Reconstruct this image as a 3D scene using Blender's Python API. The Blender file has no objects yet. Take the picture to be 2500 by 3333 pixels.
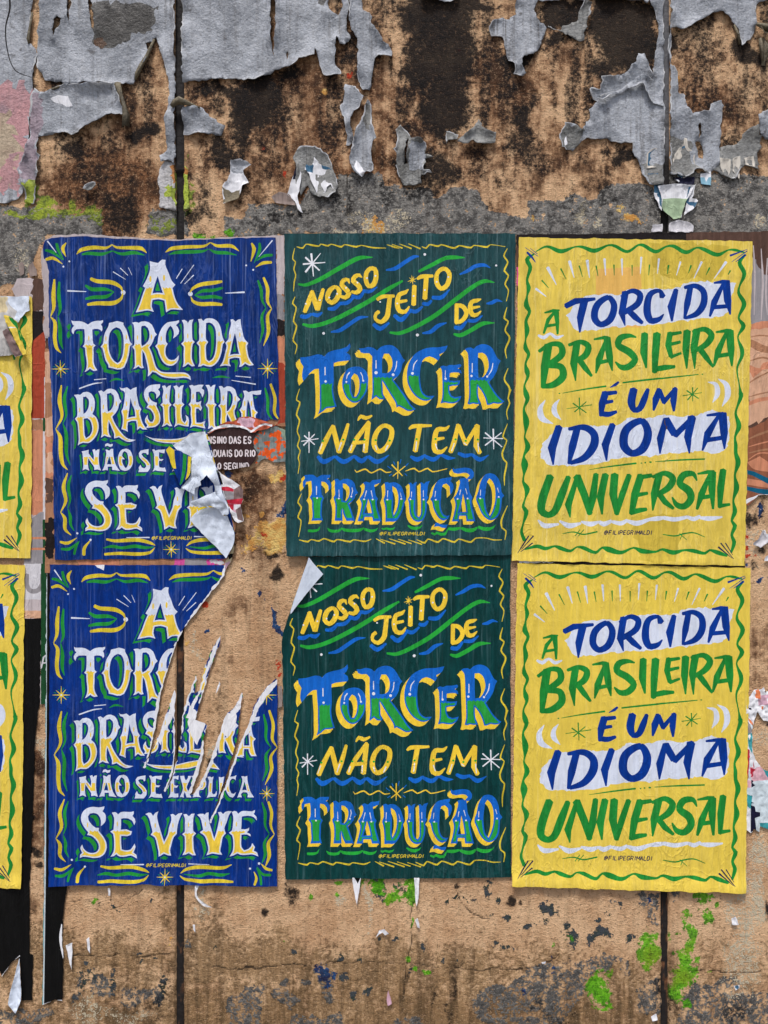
import bpy, math, random
import numpy as np
from mathutils import Vector
from mathutils.geometry import delaunay_2d_cdt

# ------------------------------------------------------------------ camera, sky, sun, exposure
S = 0.00088                       # metres per photograph pixel on the wall plane
CX, CY = 1250.0, 1666.5
ZC = 0.35 + 1666.5 * S            # height of the picture centre above the pavement
DIST = 2.35
scene = bpy.context.scene
cam = bpy.data.cameras.new('camera')
cam.sensor_fit = 'VERTICAL'; cam.sensor_height = 36.0
cam.lens = 36.0 * DIST / (3333 * S)
cam.clip_start = 0.05; cam.clip_end = 500
cam_o = bpy.data.objects.new('camera', cam)
cam_o.location = (0, -DIST, ZC); cam_o.rotation_euler = (math.radians(90), 0, 0)
scene.collection.objects.link(cam_o); scene.camera = cam_o

SUN_ELEV, SUN_AZ = math.radians(66), math.radians(196)     # azimuth clockwise from +Y
world = bpy.data.worlds.new('World'); scene.world = world; world.use_nodes = True
wn = world.node_tree; bgn = wn.nodes['Background']
sky = wn.nodes.new('ShaderNodeTexSky'); sky.sky_type = 'NISHITA'; sky.sun_disc = False
sky.sun_elevation = SUN_ELEV; sky.sun_rotation = SUN_AZ
sky.air_density = 1.0; sky.dust_density = 4.0; sky.ozone_density = 0.6
wn.links.new(sky.outputs[0], bgn.inputs[0]); bgn.inputs[1].default_value = 0.058
sl = bpy.data.lights.new('sun', 'SUN'); sl.energy = 1.5; sl.angle = math.radians(10); sl.color = (1, 0.97, 0.93)
so = bpy.data.objects.new('sun', sl); scene.collection.objects.link(so)
sd = Vector((math.sin(SUN_AZ) * math.cos(SUN_ELEV), math.cos(SUN_AZ) * math.cos(SUN_ELEV), math.sin(SUN_ELEV)))
so.rotation_euler = sd.to_track_quat('Z', 'Y').to_euler(); so.location = (-3, -6, 8)
scene.view_settings.view_transform = 'Standard'; scene.view_settings.look = 'None'
scene.view_settings.gamma = 1.0; scene.view_settings.exposure = 1.05

# ------------------------------------------------------------------ numbers, noise, outlines
rng = np.random.RandomState(7)
def lin(c):
    out = []
    for v in c:
        v = v / 255.0
        out.append(v / 12.92 if v <= 0.04045 else ((v + 0.055) / 1.055) ** 2.4)
    return (out[0], out[1], out[2], 1.0)
def _hash(ix, iy, seed):
    h = (ix.astype(np.int64) * 374761393 + iy.astype(np.int64) * 668265263 + seed * 144665) & 0x7fffffff
    h = ((h ^ (h >> 13)) * 1274126177) & 0x7fffffff
    return ((h ^ (h >> 16)) & 0xffff) / 65535.0
def vnoise(x, y, seed=0):
    ix = np.floor(x); iy = np.floor(y); fx = x - ix; fy = y - iy
    fx = fx * fx * (3 - 2 * fx); fy = fy * fy * (3 - 2 * fy)
    a = _hash(ix, iy, seed); b = _hash(ix + 1, iy, seed); c = _hash(ix, iy + 1, seed); d = _hash(ix + 1, iy + 1, seed)
    return (a * (1 - fx) + b * fx) * (1 - fy) + (c * (1 - fx) + d * fx) * fy
def fbm(x, y, seed=0, oct=4):
    s = 0; a = 0.5; t = 0
    for o in range(oct):
        s = s + a * vnoise(x * 2 ** o, y * 2 ** o, seed + o * 17); t += a; a *= 0.5
    return s / t
def sstep(a, b, x):
    t = np.clip((x - a) / (b - a), 0, 1); return t * t * (3 - 2 * t)

def P(txt):                                   # "x,y x,y" or "x,y,w x,y,w" -> array
    return np.array([[float(v) for v in t.split(',')] for t in txt.split()])
def area(p):
    return 0.5 * np.sum(p[:, 0] * np.roll(p[:, 1], -1) - np.roll(p[:, 0], -1) * p[:, 1])
def orient(p, s=1):
    return p if area(p) * s > 0 else p[::-1]
def spline(p, closed, corner=50, step=7.0, allsmooth=False):
    n = len(p); xy = p[:, :2]; T = np.zeros_like(p)
    isc = np.zeros(n, bool)
    for i in range(n):
        if not closed and i in (0, n - 1): isc[i] = True; continue
        a = xy[i] - xy[i - 1]; b = xy[(i + 1) % n] - xy[i]
        ang = abs(math.degrees(math.atan2(a[0] * b[1] - a[1] * b[0], a[0] * b[0] + a[1] * b[1] + 1e-9)))
        isc[i] = (ang > corner) and not allsmooth
    out = []
    for i in range(n if closed else n - 1):
        j = (i + 1) % n; p0 = p[i]; p1 = p[j]
        L = np.hypot(*(p1[:2] - p0[:2])); k = int(min(6, max(1, L // step)))
        pm = p[i - 1]; pp = p[(j + 1) % n]
        la = max(np.hypot(*(p0 - pm)[:2]), 1e-6); lb = max(np.hypot(*(pp - p1)[:2]), 1e-6)
        t0 = (p1 - p0) if isc[i] else (p1 - pm) * L / (L + la)
        t1 = (p1 - p0) if isc[j] else (pp - p0) * L / (L + lb)
        if k == 1 and (isc[i] and isc[j]): out.append(p0); continue
        for q in range(k):
            t = q / k; h00 = 2*t**3 - 3*t**2 + 1; h10 = t**3 - 2*t**2 + t; h01 = -2*t**3 + 3*t**2; h11 = t**3 - t**2
            out.append(h00 * p0 + h10 * t0 + h01 * p1 + h11 * t1)
    if not closed: out.append(p[-1])
    return np.array(out)
def offset(p, d):
    e = np.roll(p, -1, 0) - p; L = np.maximum(np.hypot(e[:, 0], e[:, 1]), 1e-9)[:, None]
    nn = np.stack([e[:, 1], -e[:, 0]], 1) / L
    n0 = np.roll(nn, 1, 0); s = n0 + nn; den = 1 + np.sum(n0 * nn, 1, keepdims=True)
    m = s / np.maximum(den, 0.35)
    return p + d * m
def ribbon(p):                                # x,y,w centre line -> outline
    xy = p[:, :2]; t = np.gradient(xy, axis=0); L = np.maximum(np.hypot(t[:, 0], t[:, 1]), 1e-9)[:, None]
    t = t / L; nrm = np.stack([-t[:, 1], t[:, 0]], 1); w = p[:, 2:3] / 2
    l = xy + nrm * w; r = xy - nrm * w
    c0 = (xy[0] - t[0] * w[0] * 0.45)[None]; c1 = (xy[-1] + t[-1] * w[-1] * 0.45)[None]
    return np.vstack([c0, l, c1, r[::-1]])
def winding(pts, poly):
    n = len(poly); m = len(pts); w = np.zeros(m, int); x1 = np.roll(poly, -1, 0)
    ch = max(1, int(3e6 // max(n, 1)))
    for s in range(0, m, ch):
        q = pts[s:s + ch]; px = q[:, 0:1]; py = q[:, 1:2]
        y0 = poly[None, :, 1]; y1 = x1[None, :, 1]; X0 = poly[None, :, 0]; X1 = x1[None, :, 0]
        il = (X1 - X0) * (py - y0) - (px - X0) * (y1 - y0)
        w[s:s + ch] = np.sum((y0 <= py) & (y1 > py) & (il > 0), 1) - np.sum((y0 > py) & (y1 <= py) & (il < 0), 1)
    return w
def dist_to(pts, poly, closed=True):
    q = np.roll(poly, -1, 0) if closed else poly[1:]; p = poly if closed else poly[:-1]
    best = np.full(len(pts), 1e9)
    for a, b in zip(p, q):
        ab = b - a; L2 = max(ab @ ab, 1e-9)
        t = np.clip(((pts - a) @ ab) / L2, 0, 1); d = pts - (a + t[:, None] * ab)
        best = np.minimum(best, np.hypot(d[:, 0], d[:, 1]))
    return best
def rough_loop(p, amp=4.0, step=9.0, seed=0):  # ragged torn edge
    out = []
    for a, b in zip(p, np.roll(p, -1, 0)):
        L = np.hypot(*(b - a)); k = max(1, int(L // step))
        for q in range(k): out.append(a + (b - a) * q / k)
    o = np.array(out)
    dx = vnoise(o[:, 0] / 13, o[:, 1] / 13, seed + 3) - 0.5 + 0.7 * (vnoise(o[:, 0] / 5, o[:, 1] / 5, seed + 5) - 0.5)
    dy = vnoise(o[:, 0] / 13, o[:, 1] / 13, seed + 9) - 0.5 + 0.7 * (vnoise(o[:, 0] / 5, o[:, 1] / 5, seed + 11) - 0.5)
    return o + 2 * amp * np.stack([dx, dy], 1)
def hom(src, dst):
    A = []; b = []
    for (x, y), (u, v) in zip(src, dst):
        A += [[x, y, 1, 0, 0, 0, -u * x, -u * y], [0, 0, 0, x, y, 1, -v * x, -v * y]]; b += [u, v]
    h = np.linalg.solve(np.array(A, float), np.array(b, float)); return np.append(h, 1).reshape(3, 3)
def happ(H, p):
    q = np.c_[p, np.ones(len(p))] @ H.T; return q[:, :2] / q[:, 2:3]

# ------------------------------------------------------------------ shapes (painted layers of a sheet)
class Sh:
    __slots__ = ('ink', 'grp', 'outer', 'holes', 'clip')
    def __init__(s, ink, grp, outer, holes=(), clip=None):
        s.ink = ink; s.grp = grp; s.outer = list(outer); s.holes = list(holes); s.clip = clip
    def mapped(s, f):
        return Sh(s.ink, s.grp, [f(o) for o in s.outer], [f(o) for o in s.holes], None if s.clip is None else f(s.clip))
class Frame:                                   # a traced crop of the photograph: crop pixels -> photo pixels
    def __init__(s, x0, y0, x1, wpx=1659.0): s.o = np.array([x0, y0], float); s.k = (x1 - x0) / wpx
    def pts(s, txt):
        p = P(txt) if isinstance(txt, str) else np.array(txt, float)
        q = p.copy(); q[:, :2] = s.o + p[:, :2] * s.k
        if p.shape[1] > 2: q[:, 2] = p[:, 2] * s.k
        return q
    def poly(s, txt, **k): return spline(s.pts(txt), True, **k)
    def raw(s, txt): return s.pts(txt)
    def stroke(s, txt):
        kind = 's'
        t = txt.strip()
        if t[0] in 'sl' and t[1] == ' ': kind = t[0]; t = t[2:]
        p = s.pts(t)
        if kind == 's':
            if len(p) > 2 and np.allclose(p[0, :2], p[-1, :2]):
                ps = spline(np.vstack([p[-2:-1], p, p[1:2]]), False, allsmooth=True)
                k0 = np.argmin(np.abs(ps - p[0]).sum(1)); k1 = len(ps) - 1 - np.argmin(np.abs(ps[::-1] - p[-1]).sum(1))
                p = ps[k0:k1 + 1]
            else: p = spline(p, False, allsmooth=True)
        return ribbon(p)
    def strokes(s, txt): return [s.stroke(t) for t in txt.split(';') if t.strip()]
    def dot(s, x, y, rx, ry=None, n=10):
        ry = ry or rx; a = np.linspace(0, 2 * math.pi, n, endpoint=False)
        return s.pts(np.stack([x + rx * np.cos(a), y + ry * np.sin(a)], 1))
def zig(bb, y, y2, per, amp, seed=0):
    x0, x1 = bb; xs = np.arange(x0 - per, x1 + per, per / 2.0)
    r = np.random.RandomState(seed)
    pts = [[x + r.uniform(-.15, .15) * per, y + (amp if i % 2 else -amp) * r.uniform(.5, 1.1)] for i, x in enumerate(xs)]
    return np.array(pts + [[x1 + per, y2], [x0 - per, y2]])

def decorated(letters, grp, base, shade, bg, fill, shift, halo, inset, zper, zamp, ymax=None):
    """letters: (frame, outline text with holes after '/', split y or None [, y end]); returns painter-ordered shapes"""
    L = []
    for it in letters:
        fr, txt, ys = it[0], it[1], it[2]; ye = it[3] if len(it) > 3 else None
        parts = txt.split('/')
        outer = orient(fr.poly(parts[0])); holes = [orient(fr.poly(h)) for h in parts[1:]]
        L.append((fr, outer, holes, ys, ye))
    out = []; sh = np.array(shift, float)
    for fr, o, h, ys, ye in L:
        for t in (0.4, 0.72, 1.0): out.append(Sh(shade, grp, [o + sh * t], [q + sh * t for q in h]))
    if halo:
        for fr, o, h, ys, ye in L: out.append(Sh(bg, 'paper', [offset(o, halo)], [offset(q, -halo) for q in h]))
    for fr, o, h, ys, ye in L: out.append(Sh(base, grp, [o], h))
    for i, (fr, o, h, ys, ye) in enumerate(L):
        if ys is None: continue
        y = fr.o[1] + ys * fr.k; y2 = (fr.o[1] + ye * fr.k) if ye else o[:, 1].max() + 20
        c = zig((o[:, 0].min(), o[:, 0].max()), y, y2, zper, zamp, i)
        out.append(Sh(fill, grp, [offset(o, -inset)], [offset(q, inset) for q in h], c))
    return out

# ------------------------------------------------------------------ objects
col = scene.collection
def link(o, parent=None):
    col.objects.link(o)
    if parent is not None: o.parent = parent
    return o
def tag(o, label=None, cat=None, group=None, kind=None):
    for k, v in (('label', label), ('category', cat), ('group', group), ('kind', kind)):
        if v: o[k] = v
    return o
def w3(px, py, d):                             # photo pixel + metres proud of the wall -> world
    return np.stack([(px - CX) * S, -d, ZC - (py - CY) * S], -1)
def thing(name, label, cat, px, py, group=None, d=0.0):
    o = bpy.data.objects.new(name, None); o.empty_display_size = 0.05
    o.location = tuple(w3(np.float64(px), np.float64(py), d)); link(o)
    return tag(o, label, cat, group)
def cdt(loops, pts):
    V = []; E = []
    for lp in loops:
        n0 = len(V); V += [Vector((float(x), float(y))) for x, y in lp]
        E += [(n0 + i, n0 + (i + 1) % len(lp)) for i in range(len(lp))]
    V += [Vector((float(x), float(y))) for x, y in pts]
    r = delaunay_2d_cdt(V, E, [], 0, 1e-4)
    v = np.array([[q.x, q.y] for q in r[0]]); f = np.array([list(t) for t in r[2] if len(t) == 3], int)
    return v, f
SPLIT = ('border', 'ornament', 'swoosh', 'rays', 'underline', 'torn_edge')
def pieces(v, f, cell):                        # groups of faces lying within about one cell of each other
    par = {}
    def find(a):
        while par.setdefault(a, a) != a: par[a] = par[par[a]]; a = par[a]
        return a
    keys = np.floor(v[f] / cell).astype(int)
    for tri in keys:
        k = [tuple(q) for q in tri]
        for b in k[1:]: par[find(b)] = find(k[0])
    for k in list(par):
        for d in ((1, 0), (0, 1)):
            n = (k[0] + d[0], k[1] + d[1])
            if n in par: par[find(n)] = find(k)
    r = {}
    for i, tri in enumerate(keys): r.setdefault(find(tuple(tri[0])), []).append(i)
    return [np.array(x) for x in sorted(r.values(), key=len, reverse=True)]
def sheet(parent, outline, holes, shapes, zf, base_ink, grid=16, base_grp='paper', solid=0.0, names=None, normals=True, single=None):
    """one flat sheet cut into exactly butting coloured pieces; one object per group"""
    lo = outline.min(0); hi = outline.max(0)
    gx, gy = np.meshgrid(np.arange(lo[0], hi[0], grid), np.arange(lo[1], hi[1], grid))
    g = np.stack([gx.ravel(), gy.ravel()], 1); r = np.random.RandomState(len(g) % 1000)
    g = g + r.uniform(-.3, .3, g.shape) * grid
    g = g[winding(g, outline) != 0]
    loops = [outline] + list(holes)
    shp = []
    for s in shapes:
        if not s.outer: continue
        mn = np.min([o.min(0) for o in s.outer], 0); mx = np.max([o.max(0) for o in s.outer], 0)
        if (mx < lo).any() or (mn > hi).any(): continue
        shp.append((s, mn, mx)); loops += s.outer + s.holes + ([s.clip] if s.clip is not None else [])
    v, f = cdt(loops, g)
    c = v[f].mean(1)
    a = v[f]; ar = (a[:, 1, 0] - a[:, 0, 0]) * (a[:, 2, 1] - a[:, 0, 1]) - (a[:, 1, 1] - a[:, 0, 1]) * (a[:, 2, 0] - a[:, 0, 0])
    keep = (winding(c, outline) != 0) & (np.abs(ar) > 1e-5)
    for h in holes: keep &= winding(c, h) == 0
    f = f[keep]; c = c[keep]; ar = ar[keep]
    f[ar > 0] = f[ar > 0][:, ::-1]
    ink = np.zeros(len(f), int); grp = np.zeros(len(f), int)
    inks = [base_ink]; grps = [base_grp]
    for s, mn, mx in shp:
        idx = np.where(((c >= mn) & (c <= mx)).all(1))[0]
        if not len(idx): continue
        q = c[idx]; ins = np.zeros(len(idx), bool)
        for o in s.outer: ins |= (winding(q, o) > 0) if area(o) > 0 else (winding(q, o) < 0)
        for h in s.holes: ins &= (winding(q, h) <= 0) if area(h) > 0 else (winding(q, h) >= 0)
        if s.clip is not None: ins &= winding(q, s.clip) != 0
        if s.ink not in inks: inks.append(s.ink)
        gname = s.grp if single is None else single
        if gname not in grps: grps.append(gname)
        ink[idx[ins]] = inks.index(s.ink); grp[idx[ins]] = grps.index(gname)
    d = zf(v[:, 0], v[:, 1]); w = w3(v[:, 0], v[:, 1], d)
    e = 2.0
    dx = (zf(v[:, 0] + e, v[:, 1]) - zf(v[:, 0] - e, v[:, 1])) / (2 * e * S)
    dz = -(zf(v[:, 0], v[:, 1] + e) - zf(v[:, 0], v[:, 1] - e)) / (2 * e * S)
    nr = np.stack([-dx, -np.ones_like(dx), -dz], 1); nr /= np.linalg.norm(nr, axis=1)[:, None]
    loc = np.array(parent.location) if parent is not None else np.zeros(3)
    if parent is not None and parent.parent is not None: loc = loc + np.array(parent.parent.location)
    res = {}; todo = []
    for gi, gn in enumerate(grps):
        sel = np.where(grp == gi)[0]
        if not len(sel): continue
        if gn in SPLIT:
            for q, part in enumerate(pieces(v, f[sel], 9.0)): todo.append((gn if q == 0 else gn + '|%d' % q, sel[part]))
        else: todo.append((gn, sel))
    for gn, sel in todo:
        fi = f[sel]
        u, inv = np.unique(fi, return_inverse=True); inv = inv.reshape(fi.shape)
        me = bpy.data.meshes.new(gn.split('|')[0]); me.from_pydata((w[u] - loc).tolist(), [], inv.tolist())
        used = []
        for k in ink[sel]:
            if k not in used: used.append(k)
        for k in used: me.materials.append(INK(inks[k]))
        me.polygons.foreach_set('material_index', [used.index(k) for k in ink[sel]])
        me.polygons.foreach_set('use_smooth', [True] * len(fi)); me.update()
        if normals: me.normals_split_custom_set_from_vertices(nr[u].tolist())
        o = bpy.data.objects.new((names or {}).get(gn, gn.split('|')[0]), me); link(o, parent)
        if solid:
            md = o.modifiers.new('thickness', 'SOLIDIFY'); md.thickness = solid; md.offset = -1 if solid > 0 else 1
        res[gn] = o
    return res
def grid_mesh(name, X, Y, D, mat, parent=None):   # X,Y,D 2-D arrays of photo px / metres proud
    h, w = X.shape; co = w3(X, Y, D).reshape(-1, 3)
    if parent is not None: co = co - np.array(parent.location)
    i = np.arange(h * w).reshape(h, w)
    q = np.stack([i[1:, :-1], i[1:, 1:], i[:-1, 1:], i[:-1, :-1]], -1).reshape(-1, 4)
    me = bpy.data.meshes.new(name); me.vertices.add(len(co)); me.vertices.foreach_set('co', co.ravel())
    me.loops.add(q.size); me.loops.foreach_set('vertex_index', q.ravel())
    me.polygons.add(len(q)); me.polygons.foreach_set('loop_start', np.arange(0, q.size, 4)); me.polygons.foreach_set('loop_total', np.full(len(q), 4))
    me.polygons.foreach_set('use_smooth', np.ones(len(q), bool)); me.update(calc_edges=True); me.validate()
    me.materials.append(mat)
    return link(bpy.data.objects.new(name, me), parent)

# ------------------------------------------------------------------ materials
class NT:
    def __init__(s, name):
        s.m = bpy.data.materials.new(name); s.m.use_nodes = True; s.t = s.m.node_tree; s.b = s.t.nodes['Principled BSDF']
        s.pos = s.t.nodes.new('ShaderNodeNewGeometry').outputs['Position']
    def n(s, ty, **k):
        o = s.t.nodes.new(ty)
        for a, b in k.items(): setattr(o, a, b)
        return o
    def put(s, sock, v):
        if hasattr(v, 'is_output') or isinstance(v, bpy.types.NodeSocket): s.t.links.new(v, sock)
        else: sock.default_value = v
    def noise(s, scale, detail=4, rough=0.55, stretch=None, dist=0.0, out=0):
        v = s.pos
        if stretch:
            mp = s.n('ShaderNodeMapping'); mp.inputs['Scale'].default_value = stretch; s.put(mp.inputs[0], v); v = mp.outputs[0]
        o = s.n('ShaderNodeTexNoise'); o.inputs['Scale'].default_value = scale; o.inputs['Detail'].default_value = detail
        o.inputs['Roughness'].default_value = rough; o.inputs['Distortion'].default_value = dist; s.put(o.inputs['Vector'], v)
        return o.outputs[out]
    def math(s, op, a, b=0.0, clamp=False):
        o = s.n('ShaderNodeMath', operation=op, use_clamp=clamp); s.put(o.inputs[0], a); s.put(o.inputs[1], b); return o.outputs[0]
    def ramp(s, v, a, b, lo=0.0, hi=1.0):
        o = s.n('ShaderNodeMapRange', interpolation_type='SMOOTHSTEP'); s.put(o.inputs[0], v)
        for i, q in zip((1, 2, 3, 4), (a, b, lo, hi)): s.put(o.inputs[i], q)
        return o.outputs[0]
    def mix(s, f, a, b, mode='MIX'):
        o = s.n('ShaderNodeMix', data_type='RGBA', blend_type=mode); s.put(o.inputs[0], f); s.put(o.inputs[6], a); s.put(o.inputs[7], b); return o.outputs[2]
    def bump(s, h, strength, dist=0.002, nrm=None):
        o = s.n('ShaderNodeBump'); o.inputs['Strength'].default_value = strength; o.inputs['Distance'].default_value = dist
        s.put(o.inputs['Height'], h)
        if nrm is not None: s.put(o.inputs['Normal'], nrm)
        return o.outputs[0]
    def attr(s, name):
        o = s.n('ShaderNodeAttribute', attribute_name=name); sp = s.n('ShaderNodeSeparateColor'); s.put(sp.inputs[0], o.outputs[0])
        return [sp.outputs[0], sp.outputs[1], sp.outputs[2], o.outputs['Alpha']]
    def fin(s, colr, rough, nrm=None, spec=0.5):
        s.put(s.b.inputs['Base Color'], colr); s.put(s.b.inputs['Roughness'], rough)
        if nrm is not None: s.put(s.b.inputs['Normal'], nrm)
        s.b.inputs['Specular IOR Level'].default_value = spec
        return s.m
def sc(c, k): return (min(c[0] * k, 1), min(c[1] * k, 1), min(c[2] * k, 1), 1)
_INK = {}
# ink: (rgb, brush contrast, streak wear, wear colour, roughness, blotch)
INKS = {
 'blue_worn': ((0, 46, 120), .42, .6, (128, 150, 205), .36, .6),
 'green_worn': ((30, 70, 74), .36, .5, (118, 152, 158), .34, .5), 'yellow_worn': ((234, 206, 88), .16, .62, (250, 232, 160), .42, .32),
 'blue': ((0, 48, 130), .36, .42, (112, 134, 190), .42, .5), 'blue_white': ((222, 230, 248), .10, .10, (150, 165, 215), .5, .12),
 'blue_yellow': ((243, 208, 72), .16, .22, (250, 236, 190), .5, .12), 'blue_green': ((34, 146, 58), .26, .12, (90, 185, 100), .5, .15),
 'orn_yellow': ((222, 198, 52), .26, .12, (245, 230, 150), .5, .15),
 'green': ((8, 60, 60), .34, .42, (96, 134, 140), .38, .45), 'g_blue': ((20, 106, 208), .20, .16, (95, 155, 225), .4, .12),
 'g_green': ((42, 160, 66), .24, .15, (120, 200, 110), .45, .12), 'g_yellow': ((250, 211, 62), .14, .15, (250, 232, 150), .45, .1),
 'g_white': ((240, 242, 250), .05, .05, (200, 205, 230), .5, .05), 'g_swoosh': ((40, 172, 62), .2, .14, (110, 205, 110), .45, .12),
 'yellow': ((238, 209, 84), .11, .34, (246, 226, 150), .45, .22), 'y_green': ((30, 138, 54), .26, .2, (85, 175, 95), .5, .14),
 'y_blue': ((0, 54, 146), .26, .16, (45, 90, 175), .48, .14), 'y_white': ((220, 228, 246), .10, .14, (250, 235, 170), .5, .1),
 'y_dark': ((22, 34, 78), .2, .1, (60, 70, 110), .5, .1),
 'torn': ((236, 237, 243), .10, .06, (190, 185, 180), .75, .12), 'torn_cream': ((214, 198, 160), .2, .1, (240, 230, 210), .8, .25),
 'back': ((216, 226, 242), .08, .10, (228, 232, 240), .55, .12), 'back_dirty': ((196, 194, 192), .14, .2, (225, 220, 210), .6, .35),
 'ph_pale': ((196, 184, 186), .16, .3, (225, 216, 218), .4, .3), 'ph_brown': ((92, 68, 58), .22, .2, (150, 120, 105), .36, .35),
 'ph_black': ((34, 28, 28), .3, .12, (90, 80, 78), .34, .3), 'ph_red': ((170, 70, 48), .18, .45, (205, 110, 85), .38, .25),
 'ph_orange': ((206, 138, 106), .18, .45, (230, 155, 115), .38, .2), 'ph_flesh': ((214, 168, 138), .18, .5, (238, 205, 180), .4, .25),
 'ph_tan': ((170, 122, 92), .22, .45, (215, 165, 130), .4, .3), 'ph_grey': ((150, 146, 150), .16, .3, (195, 192, 198), .4, .3),
 'ph_white': ((214, 212, 218), .1, .2, (235, 232, 236), .45, .2), 'ph_teal': ((16, 96, 128), .2, .15, (60, 140, 170), .4, .2),
 'ph_green': ((28, 74, 42), .2, .2, (70, 110, 80), .4, .2), 'ph_pink': ((222, 84, 160), .15, .2, (235, 150, 195), .4, .2),
 'coat_lip': ((190, 192, 196), .2, .05, (150, 150, 150), .8, .3), 'crack': ((36, 34, 36), .3, .03, (60, 60, 60), .8, .2), 'bk': ((10, 10, 11), .4, .22, (52, 52, 54), .5, .2), 'line': ((205, 218, 226), .1, .1, (120, 150, 170), .5, .1),
 'rem_brown': ((58, 40, 40), .2, .25, (104, 80, 78), .35, .25), 'rem_white': ((232, 222, 226), .1, .2, (190, 160, 165), .5, .2),
 'rim_pink': ((214, 172, 190), .2, .2, (240, 215, 225), .6, .3), 'rim_orange': ((190, 92, 66), .2, .2, (225, 150, 125), .6, .3),
 'coat_patch': ((128, 138, 138), .35, .2, (150, 156, 150), .85, .4), 'orange_paint': ((232, 92, 34), .25, .1, (245, 140, 70), .7, .2),
 'c_red': ((190, 40, 62), .2, .2, (235, 170, 180), .5, .2), 'c_pink': ((226, 178, 190), .2, .3, (240, 225, 230), .6, .3),
 'c_teal': ((60, 160, 168), .2, .3, (170, 215, 220), .5, .25), 'c_pale': ((206, 220, 228), .1, .3, (235, 240, 244), .5, .2),
 'c_dark': ((22, 22, 48), .2, .12, (70, 70, 95), .5, .2), 'c_sage': ((158, 180, 148), .14, .1, (200, 215, 190), .5, .2),
 'yellow_pink': ((240, 190, 100), .11, .24, (250, 229, 150), .42, .12), 'yellow_stain': ((212, 186, 72), .16, .24, (236, 214, 110), .42, .3), 'ph_brown2': ((128, 106, 104), .2, .2, (190, 172, 170), .5, .2),
 'coat_lime2': ((150, 170, 150), .2, .1, (190, 200, 180), .7, .3), 'ph_red2': ((146, 92, 68), .25, .25, (200, 130, 95), .38, .35), 'orange_paint2': ((224, 128, 84), .2, .3, (240, 200, 180), .6, .2), 'ph_pale2': ((150, 134, 128), .2, .2, (190, 180, 175), .7, .3), 'torn_cream2': ((212, 206, 196), .14, .15, (180, 172, 165), .75, .3),
 'c_blue': ((64, 108, 140), .25, .3, (160, 185, 200), .5, .3), 'c_ltblue': ((140, 186, 208), .12, .2, (210, 225, 235), .5, .2),
}
def INK(name):
    if name in _INK: return _INK[name]
    if name in COATS: m = coat(name, *COATS[name]); _INK[name] = m; return m
    rgb, br, wear, wc, ro, bl = INKS[name]; c = lin(rgb); t = NT(name)
    st = t.noise(1.0, 4, .65, (80, 50, 12), .5); st2 = t.noise(1.0, 2, .5, (34, 20, 3.0)); fine = t.noise(420, 2, .5)
    k = t.ramp(st, .25, .75, 1 - br, 1 + br)
    v = t.mix(1.0, c, (1, 1, 1, 1), 'MULTIPLY')
    cm = t.n('ShaderNodeVectorMath', operation='SCALE'); t.put(cm.inputs[0], c[:3]); t.put(cm.inputs[3], k); v = cm.outputs[0]
    blot = t.noise(5.5, 5, .6, (1.6, 1, .55)); v = t.mix(t.ramp(blot, .50, .74, 0, bl), v, sc(c, .62))
    thin = t.noise(1.0, 4, .62, (150, 80, 3.2), .35); gate = t.noise(1.0, 3, .5, (9, 9, 3.5))
    wm = t.math('MULTIPLY', t.ramp(thin, .54, .70), t.ramp(gate, .36, .60)); v = t.mix(t.math('MULTIPLY', wm, wear), v, lin(wc))
    sp = t.noise(60, 5, .7); v = t.mix(t.ramp(sp, .70, .76, 0, .35), v, sc(c, .45))
    gr = t.noise(1.0, 5, .65, (60, 30, 1.6), .8); v = t.mix(t.math('MULTIPLY', t.ramp(gr, .56, .74, 0, .5), t.ramp(gate, .40, .60)), v, sc(c, .5))
    g2 = t.ramp(t.noise(3.2, 4, .6), .36, .66, .12, 1.0)
    wr = t.noise(1.0, 4, .6, (20, 12, 4.2), 1.8); ck = t.noise(1.0, 3, .55, (11, 8, 4.2), 2.2)
    line = t.ramp(t.math('ABSOLUTE', t.math('SUBTRACT', ck, .5)), 0, .035, 1, 0); line2 = t.ramp(t.math('ABSOLUTE', t.math('SUBTRACT', wr, .52)), 0, .05, 1, 0)
    bub = t.noise(34, 3, .6)
    h = t.math('ADD', t.math('MULTIPLY', wr, 1.3), t.math('ADD', t.math('MULTIPLY', line, .30), t.math('MULTIPLY', line2, .22)))
    h = t.math('ADD', t.math('MULTIPLY', h, g2), t.math('ADD', t.math('MULTIPLY', bub, .55), t.math('MULTIPLY', fine, .16)))
    v = t.mix(t.math('MULTIPLY', t.math('MULTIPLY', line2, g2), .28 * wear), v, lin(wc))
    nb = t.bump(h, .75, .0030)
    _INK[name] = t.fin(v, t.ramp(st2, .3, .7, ro - .06, ro + .12), nb, .16)
    return _INK[name]
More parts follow.
